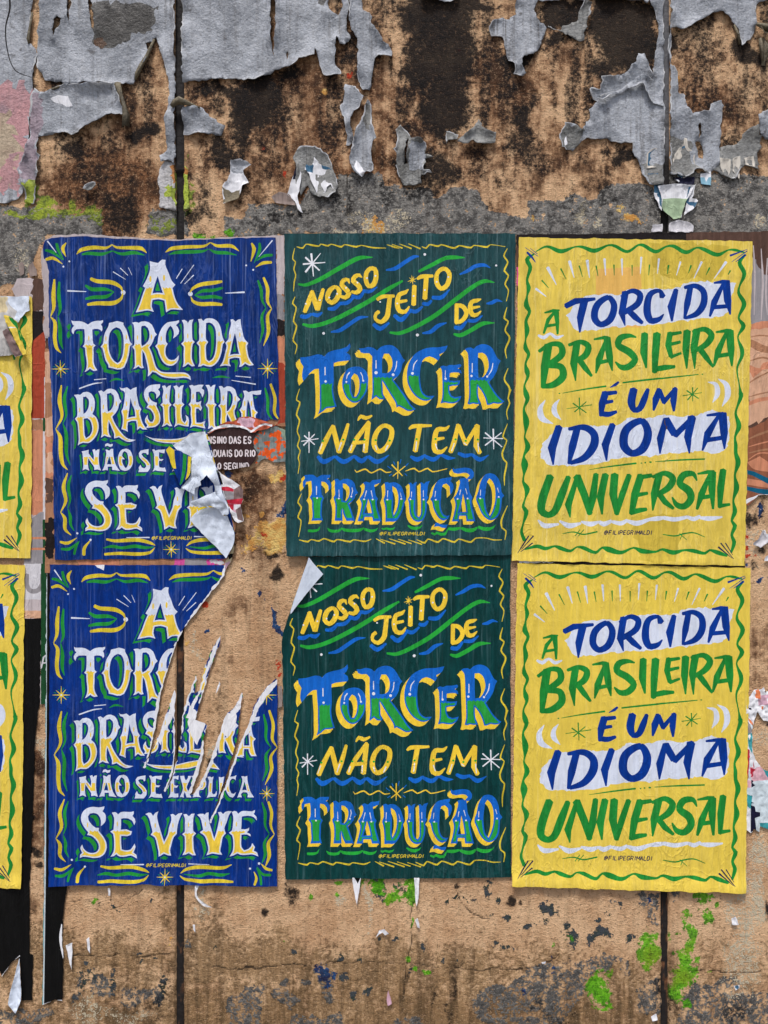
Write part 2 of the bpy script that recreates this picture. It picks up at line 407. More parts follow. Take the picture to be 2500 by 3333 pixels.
# peeling coats: base rgb, second rgb, stain rgb, stain amount
COATS = {
 'coat_grey': ((174, 179, 188), (130, 135, 144), (70, 65, 60), .7), 'coat_dark': ((104, 103, 102), (62, 60, 58), (30, 28, 27), .9),
 'coat_rough': ((146, 147, 146), (96, 96, 94), (48, 45, 43), .75), 'coat_pink': ((196, 146, 150), (150, 126, 134), (110, 90, 88), .4),
 'coat_pinkgrey': ((165, 148, 160), (132, 124, 134), (80, 74, 76), .45), 'coat_peach': ((188, 170, 146), (165, 138, 122), (110, 95, 80), .4),
 'coat_lime': ((176, 194, 60), (128, 140, 66), (62, 66, 40), .6), 'coat_olive': ((122, 112, 90), (84, 76, 60), (44, 38, 30), .7),
 'coat_moss': ((104, 108, 78), (66, 70, 58), (36, 38, 34), .8), 'coat_white': ((196, 194, 196), (150, 148, 146), (90, 84, 78), .6),
 'coat_orange': ((206, 140, 56), (150, 92, 44), (80, 54, 36), .5), 'coat_brown': ((116, 82, 54), (74, 50, 34), (36, 28, 24), .7),
}
def coat(name, a, b, st, amt):
    t = NT(name); a = lin(a); b = lin(b); s = lin(st)
    big = t.noise(6, 6, .65, None, .4); v = t.mix(t.ramp(big, .40, .62), a, b)
    drip = t.noise(1.0, 5, .65, (70, 40, 3.0), .5); gate = t.noise(4, 3); v = t.mix(t.math('MULTIPLY', t.ramp(drip, .48, .70), t.ramp(gate, .38, .62, .1, amt)), v, s)
    pit = t.noise(26, 6, .72); v = t.mix(t.ramp(pit, .56, .72, 0, amt), v, s)
    sp = t.noise(150, 4, .7); v = t.mix(t.ramp(sp, .56, .70, 0, .6), v, sc(s, .8)); v = t.mix(t.ramp(sp, .46, .34, 0, .4), v, sc(a, 1.4))
    lt = t.noise(17, 5, .65); v = t.mix(t.ramp(lt, .54, .70, 0, .5), v, sc(a, 1.3))
    h = t.math('ADD', t.math('MULTIPLY', big, .5), t.math('ADD', t.math('MULTIPLY', pit, .8), t.math('ADD', t.math('MULTIPLY', sp, .45), t.math('MULTIPLY', t.noise(70, 5, .65), .6))))
    return t.fin(v, t.ramp(pit, .3, .7, .45, .75), t.bump(h, 1.0, .0055), .4)
def wall_material():
    t = NT('rendered_concrete')
    A = t.attr('m1'); B = t.attr('m2'); C = t.attr('m3')
    n1 = t.noise(30, 6, .66); n2 = t.noise(7, 6, .65); n3 = t.noise(95, 5, .68); n4 = t.noise(260, 4, .65); drip = t.noise(1, 5, .65, (34, 24, 2.4), .5)
    nz = t.ramp(t.math('ADD', t.math('MULTIPLY', n1, .5), t.math('MULTIPLY', n3, .5)), .36, .64)
    nf = t.ramp(t.math('ADD', t.math('MULTIPLY', n3, .55), t.math('MULTIPLY', n4, .45)), .36, .64)
    mx = t.math('ADD', t.math('MULTIPLY', n2, .5), t.math('ADD', t.math('MULTIPLY', n1, .3), t.math('MULTIPLY', drip, .2)))
    v = t.mix(t.ramp(mx, .40, .60), lin((242, 202, 160)), lin((208, 164, 124)))
    vb = t.mix(t.ramp(mx, .40, .60), lin((166, 114, 76)), lin((74, 51, 37)))
    def msk(ch, amt=.9, lo=.45, hi=.56, z=None):
        return t.ramp(t.math('ADD', ch, t.math('MULTIPLY', t.math('SUBTRACT', z if z is not None else nz, .5), t.ramp(ch, .01, .22, 0, amt))), lo, hi)
    v = t.mix(msk(C[3], .6, .2, .85, t.ramp(mx, .4, .6)), v, vb)                            # browner render
    dmp = t.mix(t.ramp(drip, .38, .62), lin((172, 138, 98)), lin((122, 98, 68))); dmp = t.mix(t.ramp(n1, .5, .7, 0, .6), dmp, lin((70, 58, 42)))
    v = t.mix(t.math('MULTIPLY', msk(A[2], .7, .22, .85), .85), v, dmp)                      # damp
    v = t.mix(t.ramp(nf, .66, 1.0, 0, .6), v, lin((84, 58, 40)))                           # pits between the grains
    v = t.mix(t.ramp(nf, .32, .05, 0, .42), v, lin((226, 192, 154)))                        # pale grains
    gcol = t.mix(t.ramp(n1, .42, .58), lin((152, 149, 144)), lin((94, 92, 90)))
    gcol = t.mix(t.ramp(nf, .64, 1.0, 0, .5), gcol, lin((44, 42, 40))); gcol = t.mix(t.ramp(nf, .35, .1, 0, .55), gcol, lin((186, 184, 178)))
    ck = msk(A[1], .75, .46, .52); v = t.mix(ck, v, gcol)                                   # old grey coat
    och = t.mix(t.ramp(n1, .4, .6), lin((246, 212, 130)), lin((222, 160, 84))); v = t.mix(msk(B[2], 1.1, .50, .55), v, och)
    v = t.mix(msk(B[0], 1.6, .55, .66, nf), v, lin((214, 202, 176)))
    v = t.mix(msk(B[1], 1.1, .50, .55), v, t.mix(t.ramp(n1, .4, .6), lin((44, 96, 150)), lin((40, 50, 92))))
    v = t.mix(msk(B[3], 1.2, .52, .57), v, lin((206, 70, 42)))
    v = t.mix(msk(C[2], 1.25, .50, .55), v, t.mix(t.ramp(n1, .4, .6), lin((50, 66, 54)), lin((74, 80, 86))))
    gr = t.mix(nz, lin((128, 224, 22)), lin((66, 140, 20))); gr = t.mix(t.ramp(n2, .50, .62, 0, .45), gr, lin((158, 170, 40))); gr = t.mix(t.ramp(nf, .6, 1, 0, .7), gr, lin((48, 70, 26)))
    v = t.mix(t.math('MULTIPLY', msk(A[3], 1.1, .44, .60), .93), v, gr)
    lm = t.mix(nz, lin((190, 208, 60)), lin((112, 126, 66))); v = t.mix(msk(C[0], 1.0, .46, .56), v, lm)
    so = msk(A[0], .55, .26, .80, t.math('ADD', t.math('MULTIPLY', nz, .5), t.math('MULTIPLY', nf, .5))); v = t.mix(t.math('MULTIPLY', so, .96), v, t.mix(n1, lin((26, 25, 27)), lin((16, 15, 16))))
    v = t.mix(t.math('MULTIPLY', t.math('MULTIPLY', so, t.ramp(nf, .30, .05)), .45), v, lin((120, 92, 70)))
    run = t.noise(1, 5, .66, (16, 10, 1.1), .6); v = t.mix(t.ramp(run, .54, .72, 0, .34), v, lin((52, 40, 31)))                     # run marks
    v = t.mix(t.ramp(C[1], .22, .7, 0, .85), v, lin((38, 30, 24)))                                 # hairline cracks
    h = t.math('ADD', t.math('MULTIPLY', n1, .7), t.math('ADD', t.math('MULTIPLY', n3, 1.0), t.math('MULTIPLY', n4, .7)))
    h = t.math('ADD', h, t.math('SUBTRACT', t.math('MULTIPLY', ck, .3), t.math('MULTIPLY', C[1], .25)))
    return t.fin(v, .85, t.bump(h, 1.0, .008), .2)
def joint_material():
    t = NT('joint_sealant'); A = t.attr('m1')
    n = t.noise(60, 5, .65); v = t.mix(n, lin((44, 40, 40)), lin((18, 16, 16)))
    v = t.mix(t.ramp(t.math('ADD', A[0], t.math('MULTIPLY', n, .3)), .45, .75), v, t.mix(n, lin((120, 120, 124)), lin((70, 70, 74))))
    v = t.mix(t.ramp(t.math('ADD', A[1], t.math('MULTIPLY', t.noise(40, 4), .5)), .55, .8), v, lin((124, 84, 56)))
    return t.fin(v, .8, t.bump(t.math('ADD', n, t.noise(18, 4)), .8, .005), .3)
def pavement_material():
    t = NT('pavement'); n = t.noise(8, 6); v = t.mix(n, lin((128, 124, 118)), lin((88, 85, 82)))
    return t.fin(v, .9, t.bump(t.noise(90, 4), .5, .003), .3)
# ------------------------------------------------------------------ poster corners in the photograph (TL, TR, BR, BL)
Q_BU = [(147, 774), (898, 775), (921, 1815), (183, 1822)]
Q_BL = [(166, 1838), (905, 1839), (902.5, 2880), (161, 2883)]
Q_GU = [(926.5, 764), (1677, 764), (1665, 1806), (933, 1810)]
Q_GL = [(918, 1806), (1660, 1803), (1662.6, 2853), (930, 2860)]
Q_YU = [(1688, 776), (2447, 788), (2418.6, 1841), (1664, 1824)]
Q_YL = [(1683, 1833), (2440, 1848), (2423, 2902), (1663, 2878)]
Q_LU = [(-646, 762), (112, 770), (104, 1817), (-652, 1800)]
Q_LL = [(-660, 1830), (84, 1838), (74, 2887), (-668, 2876)]
UNIT = [(0, 0), (1, 0), (1, 1), (0, 1)]
def to_unit(q): H = hom(q, UNIT); return lambda p: happ(H, p)
def from_unit(q): H = hom(UNIT, q); return lambda p: happ(H, p)
F1 = Frame(100, 740, 960); F2 = Frame(100, 1240, 960); F3 = Frame(100, 1800, 960); F4 = Frame(100, 2300, 960)
Z1 = Frame(200, 1020, 540); Z2 = Frame(500, 1020, 840); Z3 = Frame(220, 1240, 560); Z4 = Frame(520, 1230, 900)
Z5 = Frame(230, 2490, 560); Z6 = Frame(530, 2490, 860); Z7 = Frame(230, 2600, 560); Z8 = Frame(540, 2600, 870)
G1 = Frame(940, 1110, 1300); G2 = Frame(1280, 1110, 1640); G3 = Frame(970, 1520, 1320); G4 = Frame(1300, 1510, 1650)
R1 = Frame(900, 740, 1700); R2 = Frame(900, 1260, 1700); R3 = Frame(1650, 740, 2500); R4 = Frame(1650, 1260, 2500)
U1 = Frame(0, 0, 850); U2 = Frame(800, 0, 1650); U3 = Frame(1650, 0, 2500)
K = Frame(540, 1360, 940); M = Frame(0, 940, 200); N = Frame(2400, 2200, 2500, 442.0); LF = Frame(0, 800, 300, 603.0); LG = Frame(0, 1800, 300, 433.0)
B0 = Frame(0, 2800, 850); B1 = Frame(800, 2750, 1700); B2 = Frame(1650, 2750, 2500)

# small capitals drawn with strokes on a unit cell (x 0..1, y 0 top..1 bottom)
GL = {'F': ['0,1 0,0 .9,0', '0,.48 .75,.48'], 'I': ['.3,0 .3,1'], 'L': ['0,0 0,1 .85,1'], 'P': ['0,1 0,0 .6,0 .9,.15 .9,.4 .6,.55 0,.55'],
 'E': ['.9,0 0,0 0,1 .9,1', '0,.48 .7,.48'], 'G': ['.95,.2 .7,0 .3,0 0,.3 0,.7 .3,1 .7,1 .95,.8 .95,.55 .6,.55'], 'R': ['0,1 0,0 .6,0 .9,.15 .9,.38 .6,.52 0,.52', '.45,.52 .95,1'],
 'M': ['0,1 .05,0 .5,.7 .95,0 1,1'], 'A': ['0,1 .5,0 1,1', '.2,.65 .8,.65'], 'D': ['0,0 0,1 .55,1 .95,.7 .95,.3 .55,0 0,0'],
 'N': ['0,1 0,0 .9,1 .9,0'], 'S': ['.92,.2 .65,0 .3,0 .03,.2 .1,.42 .8,.58 .95,.8 .65,1 .3,1 .02,.8'], 'O': ['.5,0 .92,.25 .92,.75 .5,1 .04,.75 .04,.25 .5,0'],
 'U': ['0,0 0,.75 .25,1 .7,1 .92,.75 .92,0'], '@': ['.72,.65 .45,.75 .3,.5 .45,.28 .7,.35 .72,.65 .95,.6 .98,.3 .6,0 .15,.15 0,.55 .2,.95 .7,1']}
ADV = {'I': .75, 'M': 1.4, '@': 1.7, ' ': .6, 'L': 1.15}
def lettering(txt, x0, x1, y0, y1, w, slant=0.0, rise=0.0):
    tot = sum(ADV.get(c, 1.3) for c in txt); u = (x1 - x0) / tot; x = x0; out = []
    for c in txt:
        for st in GL.get(c, []):
            p = P(st); q = np.stack([x + p[:, 0] * u * (1.25 if c in 'M@' else .92 if c != 'I' else .9) + (1 - p[:, 1]) * (y1 - y0) * slant,
                                     y0 + p[:, 1] * (y1 - y0) + (x - x0) * rise, np.full(len(p), w)], 1)
            for a, b in zip(q[:-1], q[1:]): out.append(ribbon(np.array([a, b])))
        x += ADV.get(c, 1.3) * u
    return out
def star(fr, txt, ink, grp): return Sh(ink, grp, fr.strokes(txt))
def rays(fr, cx, cy, R, w, ang, ink, grp, r0=0):
    return Sh(ink, grp, [fr.stroke('l %f,%f,%f %f,%f,%f' % (cx + r0 * math.cos(a), cy + r0 * math.sin(a), w, cx + r * math.cos(a), cy + r * math.sin(a), w * .25)) for a, r in [(math.radians(q), R * (1 if i % 2 == 0 else .8)) for i, q in enumerate(ang)]])

# ------------------------------------------------------------------ BLUE design
def blue_design():
    lo = to_unit(Q_BL); up = to_unit(Q_BU); out = []
    def add(sh, f): out.extend(s.mapped(f) for s in sh)
    W = dict(base='blue_white', shade='blue_green', bg='blue', fill='blue_yellow')
    add(decorated([(F1, '752,218 780,225 805,230 830,208 852,210 850,240 870,290 890,340 912,365 895,385 905,430 925,480 960,522 925,520 885,520 855,538 850,500 845,465 810,455 770,460 765,500 778,535 740,525 710,530 665,538 690,480 710,420 725,385 710,375 735,330 755,270/803,310 820,370 835,418 800,415 770,420 785,360', 385)], 'first_letter', shift=(-16, 15), halo=6, inset=4.2, zper=11, zamp=2.5, **W), up)
    tor = [(Z1, '180,120 200,135 300,135 370,150 440,190 500,150 580,130 640,130 680,118 678,150 645,190 665,220 670,270 652,302 640,275 600,258 540,258 508,270 515,400 525,490 560,520 530,550 530,650 530,780 550,850 588,912 530,922 470,885 420,925 385,940 410,890 420,800 400,650 395,560 358,535 385,500 392,400 385,262 320,258 260,262 225,290 210,345 185,310 182,270 200,230 225,210 200,190 183,150', 515),
     (Z1, '775,165 840,150 900,133 960,145 1000,158 1000,190 1050,280 1085,400 1110,470 1140,498 1105,530 1090,640 1060,760 1020,850 1015,865 960,895 900,900 830,880 765,868 762,830 720,760 690,650 672,570 640,540 680,490 690,400 710,320 765,215/885,230 940,250 980,310 1000,400 1002,540 985,680 945,770 908,798 850,760 800,680 770,580 765,450 785,330 830,260', 490),
     (Z1, '1135,158 1180,148 1215,150 1240,162 1280,140 1340,135 1400,150 1450,190 1480,250 1500,310 1530,345 1490,385 1470,450 1440,510 1410,550 1450,640 1484,760 1524,870 1594,930 1714,945 1924,945 2004,960 2059,1010 2069,1070 2024,1042 1944,1030 1814,1040 1684,1030 1584,1000 1514,950 1460,935 1420,980 1385,1010 1390,930 1380,850 1360,760 1330,650 1300,600 1300,720 1305,830 1322,872 1280,880 1235,850 1195,878 1155,892 1180,850 1178,700 1170,580 1140,540 1170,510 1172,400 1170,250 1160,190/1290,210 1340,205 1385,240 1408,300 1412,380 1390,450 1345,500 1295,530 1283,500 1280,350 1280,230', 500),
     (Z2, '412,115 412,150 365,195 395,230 415,285 405,330 370,370 322,408 335,350 330,290 310,240 280,205 250,235 220,290 205,380 210,460 235,495 210,540 200,620 215,690 250,735 290,750 340,745 380,710 412,670 405,740 380,790 330,830 260,840 190,810 140,750 100,660 75,580 40,530 75,490 85,400 110,310 160,220 230,155 310,140 370,130', 505),
     (Z2, '458,118 500,112 540,135 555,165 585,120 645,105 625,160 622,300 632,430 665,465 635,500 622,600 622,730 640,790 668,845 620,850 560,810 510,850 475,862 490,800 488,650 490,540 450,490 490,450 490,300 488,190', 462),
     (Z2, '718,105 770,95 800,135 830,100 900,88 980,105 1040,160 1080,260 1100,370 1140,465 1110,500 1090,620 1060,720 1010,800 940,850 860,850 800,830 760,850 720,855 740,790 735,640 735,530 695,482 735,440 732,300 735,180/845,165 900,155 960,195 995,270 1005,400 1000,540 980,660 940,740 890,770 855,740 845,650 845,520 878,465 845,425 840,300', 455),
     (Z2, '1230,108 1270,105 1312,142 1350,110 1390,103 1395,180 1420,300 1450,410 1510,480 1490,520 1500,620 1530,730 1600,828 1530,840 1462,805 1410,850 1368,862 1385,800 1370,720 1300,712 1215,735 1212,800 1235,850 1150,835 1060,850 1110,770 1150,620 1170,530 1150,475 1200,420 1210,300 1240,180/1300,325 1325,420 1345,560 1368,655 1290,655 1222,670 1245,560 1270,440', 455)]
    add(decorated(tor, 'word_torcida', shift=(-16, 15), halo=7, inset=4.2, zper=12, zamp=2.5, **W), up)
    bra = [(Z3, '120,230 180,220 218,228 260,190 320,178 390,205 440,290 450,380 440,460 410,530 470,580 505,670 510,760 480,860 420,940 350,990 265,985 220,1000 180,1028 195,940 185,780 170,660 135,605 170,565 170,430 160,290/262,260 310,255 350,300 358,370 340,450 300,510 270,530 265,420/275,605 330,595 375,630 405,720 405,800 370,870 310,912 290,870 280,740', 580),
     (Z3, '505,170 550,155 590,182 640,140 710,128 770,150 820,220 840,290 870,330 835,370 820,440 780,510 725,575 760,660 820,760 900,860 980,920 1100,940 1040,965 970,970 900,940 830,895 780,912 755,915 755,850 720,760 670,640 665,770 680,860 710,900 650,890 605,870 545,905 560,850 555,700 550,560 545,400 540,260/640,210 700,195 745,235 755,310 740,400 700,470 655,495 645,400', 505),
     (Z3, '840,100 860,120 900,125 960,108 1015,150 1060,120 1112,105 1110,200 1130,310 1150,400 1185,455 1165,500 1180,590 1210,680 1278,775 1210,775 1165,745 1118,788 1115,700 1105,640 1030,640 975,660 965,740 972,812 930,790 870,770 890,680 890,560 870,485 895,440 920,300 925,200 905,165 860,150/1015,270 1035,360 1080,470 1090,570 1030,575 975,590 990,480', 465),
     (Z3, '1485,58 1480,110 1450,140 1480,180 1480,225 1455,255 1420,290 1420,220 1390,180 1340,168 1300,190 1300,240 1340,310 1400,345 1432,352 1425,400 1470,500 1488,600 1470,680 1410,730 1330,745 1260,748 1280,710 1245,660 1245,610 1285,545 1290,600 1320,650 1360,655 1385,610 1380,540 1330,460 1270,430 1295,375 1250,310 1225,220 1240,150 1300,85 1380,65', 395),
     (Z4, '45,122 85,112 108,150 135,120 170,110 160,170 150,270 148,350 178,388 150,420 148,520 155,620 190,690 150,690 115,665 80,685 40,700 65,640 60,520 55,420 22,390 55,355 50,280 65,190', 380),
     (Z4, '205,125 250,112 285,145 310,118 352,108 335,160 328,270 325,350 360,382 325,420 320,520 335,610 365,640 390,600 375,530 415,560 425,610 420,695 360,690 270,670 215,708 235,640 230,520 228,420 195,392 228,355 228,270 230,180', 380),
     (Z4, '428,118 470,105 495,120 560,105 635,105 605,155 640,180 640,225 615,285 600,235 570,200 525,205 525,290 525,350 560,350 600,332 590,385 610,430 590,475 560,440 525,440 525,540 530,640 600,640 655,615 640,670 660,722 590,708 490,690 440,712 460,640 450,520 450,420 420,382 450,345 455,260 455,170', 380),
     (Z4, '660,110 710,105 735,140 765,110 800,103 785,180 780,300 785,360 815,385 790,420 790,560 795,680 830,730 770,720 745,700 720,720 695,728 705,680 695,560 690,430 660,388 690,345 700,250 690,170', 380),
     (Z4, '848,125 890,122 920,150 960,125 1030,135 1080,175 1105,260 1150,310 1110,350 1095,420 1070,470 1085,560 1130,640 1200,730 1240,760 1100,740 1040,680 1000,590 965,520 958,560 960,640 985,700 930,690 880,700 870,640 875,520 870,440 840,400 870,370 875,280 870,190/970,190 1010,195 1040,240 1045,320 1025,400 980,470 960,480 962,340', 390),
     (Z4, '1190,190 1230,185 1270,210 1310,195 1380,190 1450,180 1440,240 1380,248 1325,235 1335,330 1350,420 1365,465 1400,495 1370,530 1375,600 1400,700 1420,740 1340,740 1310,690 1300,640 1240,640 1235,690 1240,740 1130,740 1160,640 1165,500 1140,460 1170,420 1190,330 1210,260/1260,310 1290,400 1305,520 1310,590 1235,590 1240,450', 460)]
    add(decorated(bra, 'word_brasileira', shift=(-14, 13), halo=6, inset=3.8, zper=11, zamp=2.2, **W), up)
    add(decorated([(F4, '705,340 760,358 900,362 1000,340 1080,330 1150,345 1190,390 1130,380 1060,370 990,385 880,390 780,378', 300)], 'underline', shift=(-8, 11), halo=4, inset=3.2, zper=30, zamp=1, **W), lo)
    nao = [(Z5, '155,188 200,180 240,172 268,162 265,220 300,270 345,330 350,250 330,165 368,152 385,185 410,160 445,155 435,220 430,330 440,440 460,505 400,485 350,495 352,450 300,370 258,300 250,400 255,460 270,505 210,478 160,500 175,430 170,300 165,220', 280, 410),
     (Z5, '545,158 580,165 600,180 630,150 668,148 665,220 680,330 710,430 765,510 700,500 640,495 640,440 630,440 570,440 570,500 530,495 480,505 520,420 540,300 555,220/600,270 620,340 630,405 590,398 560,405 580,330', 280, 400),
     (Z5, '535,110 545,70 580,55 620,75 665,65 655,105 615,118 580,98', None),
     (Z5, '740,300 760,220 810,160 875,145 940,175 975,260 982,350 960,430 910,490 840,512 780,490 750,420 738,350/850,185 890,215 905,300 905,390 865,470 830,430 805,370 805,320 850,320 825,290 805,260 820,210', 270, 425),
     (Z5, '1240,155 1235,240 1215,250 1200,220 1150,215 1120,235 1150,280 1210,330 1260,410 1255,470 1210,530 1140,530 1060,532 1075,490 1070,460 1100,410 1120,455 1165,470 1195,440 1185,400 1130,340 1085,280 1080,220 1110,180 1170,165', 300, 420),
     (Z5, '1298,165 1330,155 1350,180 1400,165 1460,165 1512,158 1495,225 1460,220 1410,205 1405,300 1420,318 1480,320 1450,350 1405,345 1400,420 1410,455 1470,465 1495,455 1515,525 1450,518 1380,515 1340,500 1290,525 1325,460 1325,340 1325,230', 275, 425)]
    exp = [(Z6, '112,175 155,165 180,170 235,170 268,158 262,230 210,208 195,215 195,310 225,328 262,322 240,360 195,355 195,430 205,455 262,455 262,515 200,520 160,510 100,522 135,450 135,320 140,220', 290, 425),
     (Z6, '290,168 330,165 360,160 370,210 390,240 420,200 425,165 480,165 450,230 415,310 400,350 430,420 470,500 480,515 400,515 380,450 365,430 350,480 355,520 310,510 285,518 320,440 340,370 320,280 300,210', 280, 420),
     (Z6, '470,165 540,160 640,165 700,195 720,260 712,340 670,390 610,395 600,440 605,480 638,512 560,505 500,515 520,450 520,300 515,210/605,215 640,235 660,290 650,340 610,360', 270, 400),
     (Z6, '740,180 780,175 805,190 838,175 825,240 820,350 815,440 830,465 865,460 888,408 895,460 870,505 800,505 730,520 755,450 755,340 765,240', 285, 425),
     (Z6, '925,180 965,190 1015,175 1000,250 985,340 975,440 1000,520 960,505 910,520 930,440 930,300', 280, 420),
     (Z6, '1212,155 1200,200 1200,240 1180,215 1140,210 1110,240 1095,320 1105,400 1130,450 1165,460 1205,430 1180,490 1150,520 1100,505 1060,450 1040,370 1040,280 1060,220 1100,180 1160,175', 290, 425),
     (Z6, '1292,172 1330,170 1345,180 1390,165 1390,230 1410,320 1440,420 1500,515 1440,515 1392,515 1400,470 1385,435 1320,430 1285,460 1300,515 1260,512 1225,520 1260,430 1300,300 1310,220/1345,260 1365,330 1380,400 1340,395 1305,400 1325,330', 300, 415)]
    add(decorated(nao[:4], 'word_nao', shift=(-9, 12.5), halo=4.5, inset=3.0, zper=14, zamp=.6, **W), lo)
    add(decorated(nao[4:], 'word_se_small', shift=(-9, 12.5), halo=4.5, inset=3.0, zper=14, zamp=.6, **W), lo)
    add(decorated(exp, 'word_explica', shift=(-9, 12.5), halo=4.5, inset=3.0, zper=14, zamp=.6, **W), lo)
    sev = [(Z7, '568,108 560,150 535,185 580,230 592,300 575,370 510,430 515,370 500,290 460,235 390,215 330,225 300,270 310,330 360,400 430,455 482,458 475,500 550,600 595,690 605,780 570,880 500,935 400,950 290,935 215,930 165,950 170,900 205,865 175,800 180,770 205,730 225,790 280,845 350,868 430,855 475,800 470,720 420,640 350,585 285,572 308,530 250,460 200,370 185,290 215,200 280,140 380,115 480,125', 510),
     (Z7, '690,210 740,200 770,215 790,240 830,205 900,195 1000,200 1048,188 1045,230 1025,265 1065,310 1075,360 1055,415 1020,340 960,305 880,300 840,310 840,400 835,490 870,485 930,482 980,505 1018,515 1000,570 940,595 880,590 840,590 840,700 850,810 900,825 990,815 1060,715 1075,770 1040,860 1090,900 1095,960 1000,910 920,925 820,930 760,890 720,920 665,930 715,850 725,700 710,560 665,518 715,490 725,400 725,290', 510)]
    viv = [(Z7, '1235,235 1290,208 1330,215 1362,265 1395,215 1448,190 1425,260 1440,360 1480,500 1540,690 1600,560 1618,460 1658,340 1658,280 1643,245 1683,232 1728,265 1768,230 1838,220 1808,270 1763,400 1748,510 1746,560 1698,610 1658,740 1638,830 1658,910 1600,905 1535,880 1500,905 1452,930 1450,860 1430,760 1390,620 1322,572 1350,530 1330,430 1300,310 1270,255', 530),
     (Z8, '295,240 345,232 385,270 430,230 480,225 460,300 455,400 460,510 503,548 460,600 460,700 470,820 500,905 440,905 385,870 330,895 280,905 315,830 320,700 315,600 275,565 320,530 320,400 320,300', 550),
     (Z8, '520,245 570,230 620,228 645,245 670,215 710,205 705,270 720,370 760,500 800,640 840,510 870,380 885,280 860,205 910,200 945,235 980,200 1030,185 1085,190 1040,250 1005,360 965,470 990,550 940,610 915,740 900,840 930,895 870,890 765,875 720,890 672,905 705,820 690,720 650,600 565,530 620,490 600,390 575,300', 515),
     (Z8, '1085,200 1130,185 1160,190 1190,230 1240,190 1320,185 1420,190 1465,168 1460,210 1440,230 1490,280 1495,340 1440,280 1340,262 1250,275 1245,380 1240,480 1300,485 1350,470 1370,452 1365,500 1330,530 1390,560 1395,598 1330,565 1245,570 1240,680 1245,770 1290,825 1360,800 1400,760 1420,708 1465,770 1445,830 1500,860 1520,925 1420,890 1300,900 1220,895 1180,875 1120,905 1050,925 1100,840 1110,700 1090,580 1040,540 1090,500 1105,400 1110,280', 515)]
    add(decorated(sev, 'word_se', shift=(-15, 13), halo=6, inset=4.2, zper=12, zamp=2.2, **W), lo)
    add(decorated(viv, 'word_vive', shift=(-15, 13), halo=6, inset=4.2, zper=12, zamp=2.2, **W), lo)
    def sl(fr, L, f, g): add([Sh('blue_yellow', g, [fr.dot(x, y, 10, 42) for x, y in L])], f)
    sl(Z1, [(455, 405), (725, 410), (1045, 385), (1222, 395), (1445, 385)], up, 'word_torcida'); sl(Z2, [(135, 410), (555, 370), (780, 365), (1050, 340), (1225, 375), (1380, 350)], up, 'word_torcida')
    sl(Z3, [(210, 470), (400, 450), (585, 420), (790, 370), (950, 370), (1085, 360), (1300, 300)], up, 'word_brasileira'); sl(Z4, [(105, 270), (280, 260), (485, 270), (738, 290), (910, 290), (1080, 300), (1215, 370), (1310, 370)], up, 'word_brasileira')
    sl(Z7, [(295, 410), (778, 395)], lo, 'word_se'); sl(Z7, [(1395, 420)], lo, 'word_vive'); sl(Z8, [(125, 420), (380, 410), (655, 400), (915, 390), (1160, 400)], lo, 'word_vive')
    add([Sh('blue_yellow', 'first_letter', [F1.dot(757, 330, 7, 20), F1.dot(842, 322, 7, 20)])], up)
    # ornaments
    Y, Gn, Wh = 'orn_yellow', 'blue_green', 'blue_white'
    def o(fr, ink, txt, f=lo, g='ornament'): add([Sh(ink, g, fr.strokes(txt))], f)
    o(F3, Wh, 'l 155,105,9 200,170,4'); o(F3, Gn, 's 140,160,14 180,170,20 240,215,3;s 205,115,16 215,160,18 245,215,3')
    o(F3, Y, 's 262,110,6 240,145,22 258,195,3;s 138,215,16 180,205,20 235,240,3'); add([Sh(Wh, 'ornament', [F3.dot(278, 224, 6), F3.dot(240, 256, 6), F3.dot(602, 415, 15)])], lo)
    o(F3, Y, 's 325,180,4 350,155,22 430,140,24 510,142,16 545,122,5;s 545,122,5 570,138,14 660,140,22 725,145,24 755,172,4;s 872,168,4 910,145,22 1000,135,22 1110,130,16 1150,108,5;s 1150,108,5 1190,128,18 1280,130,22 1325,160,4', g='border')
    o(F3, Gn, 's 358,182,10 400,175,20 480,180,20 548,160,6;s 548,162,6 600,178,18 680,170,22 742,186,4;s 892,182,4 940,168,20 1050,165,22 1110,160,14 1135,148,5;s 1140,148,5 1180,168,20 1250,172,20 1310,185,4', g='border')
    o(F1, Y, 's 1390,105,10 1405,140,24 1385,220,4;s 1515,225,16 1460,230,20 1415,255,3', up); o(F1, Gn, 's 1440,105,14 1440,150,20 1405,230,3;s 1520,180,16 1470,185,20 1420,215,3', up)
    o(F1, Wh, 'l 1520,88,8 1435,190,3;l 955,265,5 918,325,5;l 1028,242,5 945,355,4;l 1028,305,6 970,360,4;l 1345,412,11 1225,418,4', up)
    add([Sh(Wh, 'ornament', [F1.dot(1356, 244, 6), F1.dot(1400, 272, 6), F1.dot(1007, 422, 15)])], up)
    o(F3, Y, 's 405,330,20 440,345,24 540,355,26 590,385,16 600,410,6;s 380,490,16 440,482,24 540,480,26 590,450,16 600,415,5'); o(F3, Gn, 's 372,372,14 410,395,24 490,395,22 545,410,5;s 370,455,14 420,445,22 500,440,22 545,412,5')
    o(F3, Wh, 'l 260,405,11 375,410,4;l 590,265,6 635,310,4;l 545,288,6 620,335,3;l 640,262,3 660,308,3')
    o(F1, Y, 's 1205,345,14 1160,352,24 1070,365,24 1020,390,16 1005,415,5;s 1205,490,16 1150,485,24 1060,485,24 1020,465,16 1010,440,4', up); o(F1, Gn, 's 1208,385,14 1150,400,22 1080,405,20 1035,430,5;s 1205,450,16 1150,440,22 1080,445,20 1035,432,5', up)
    B = 'border'
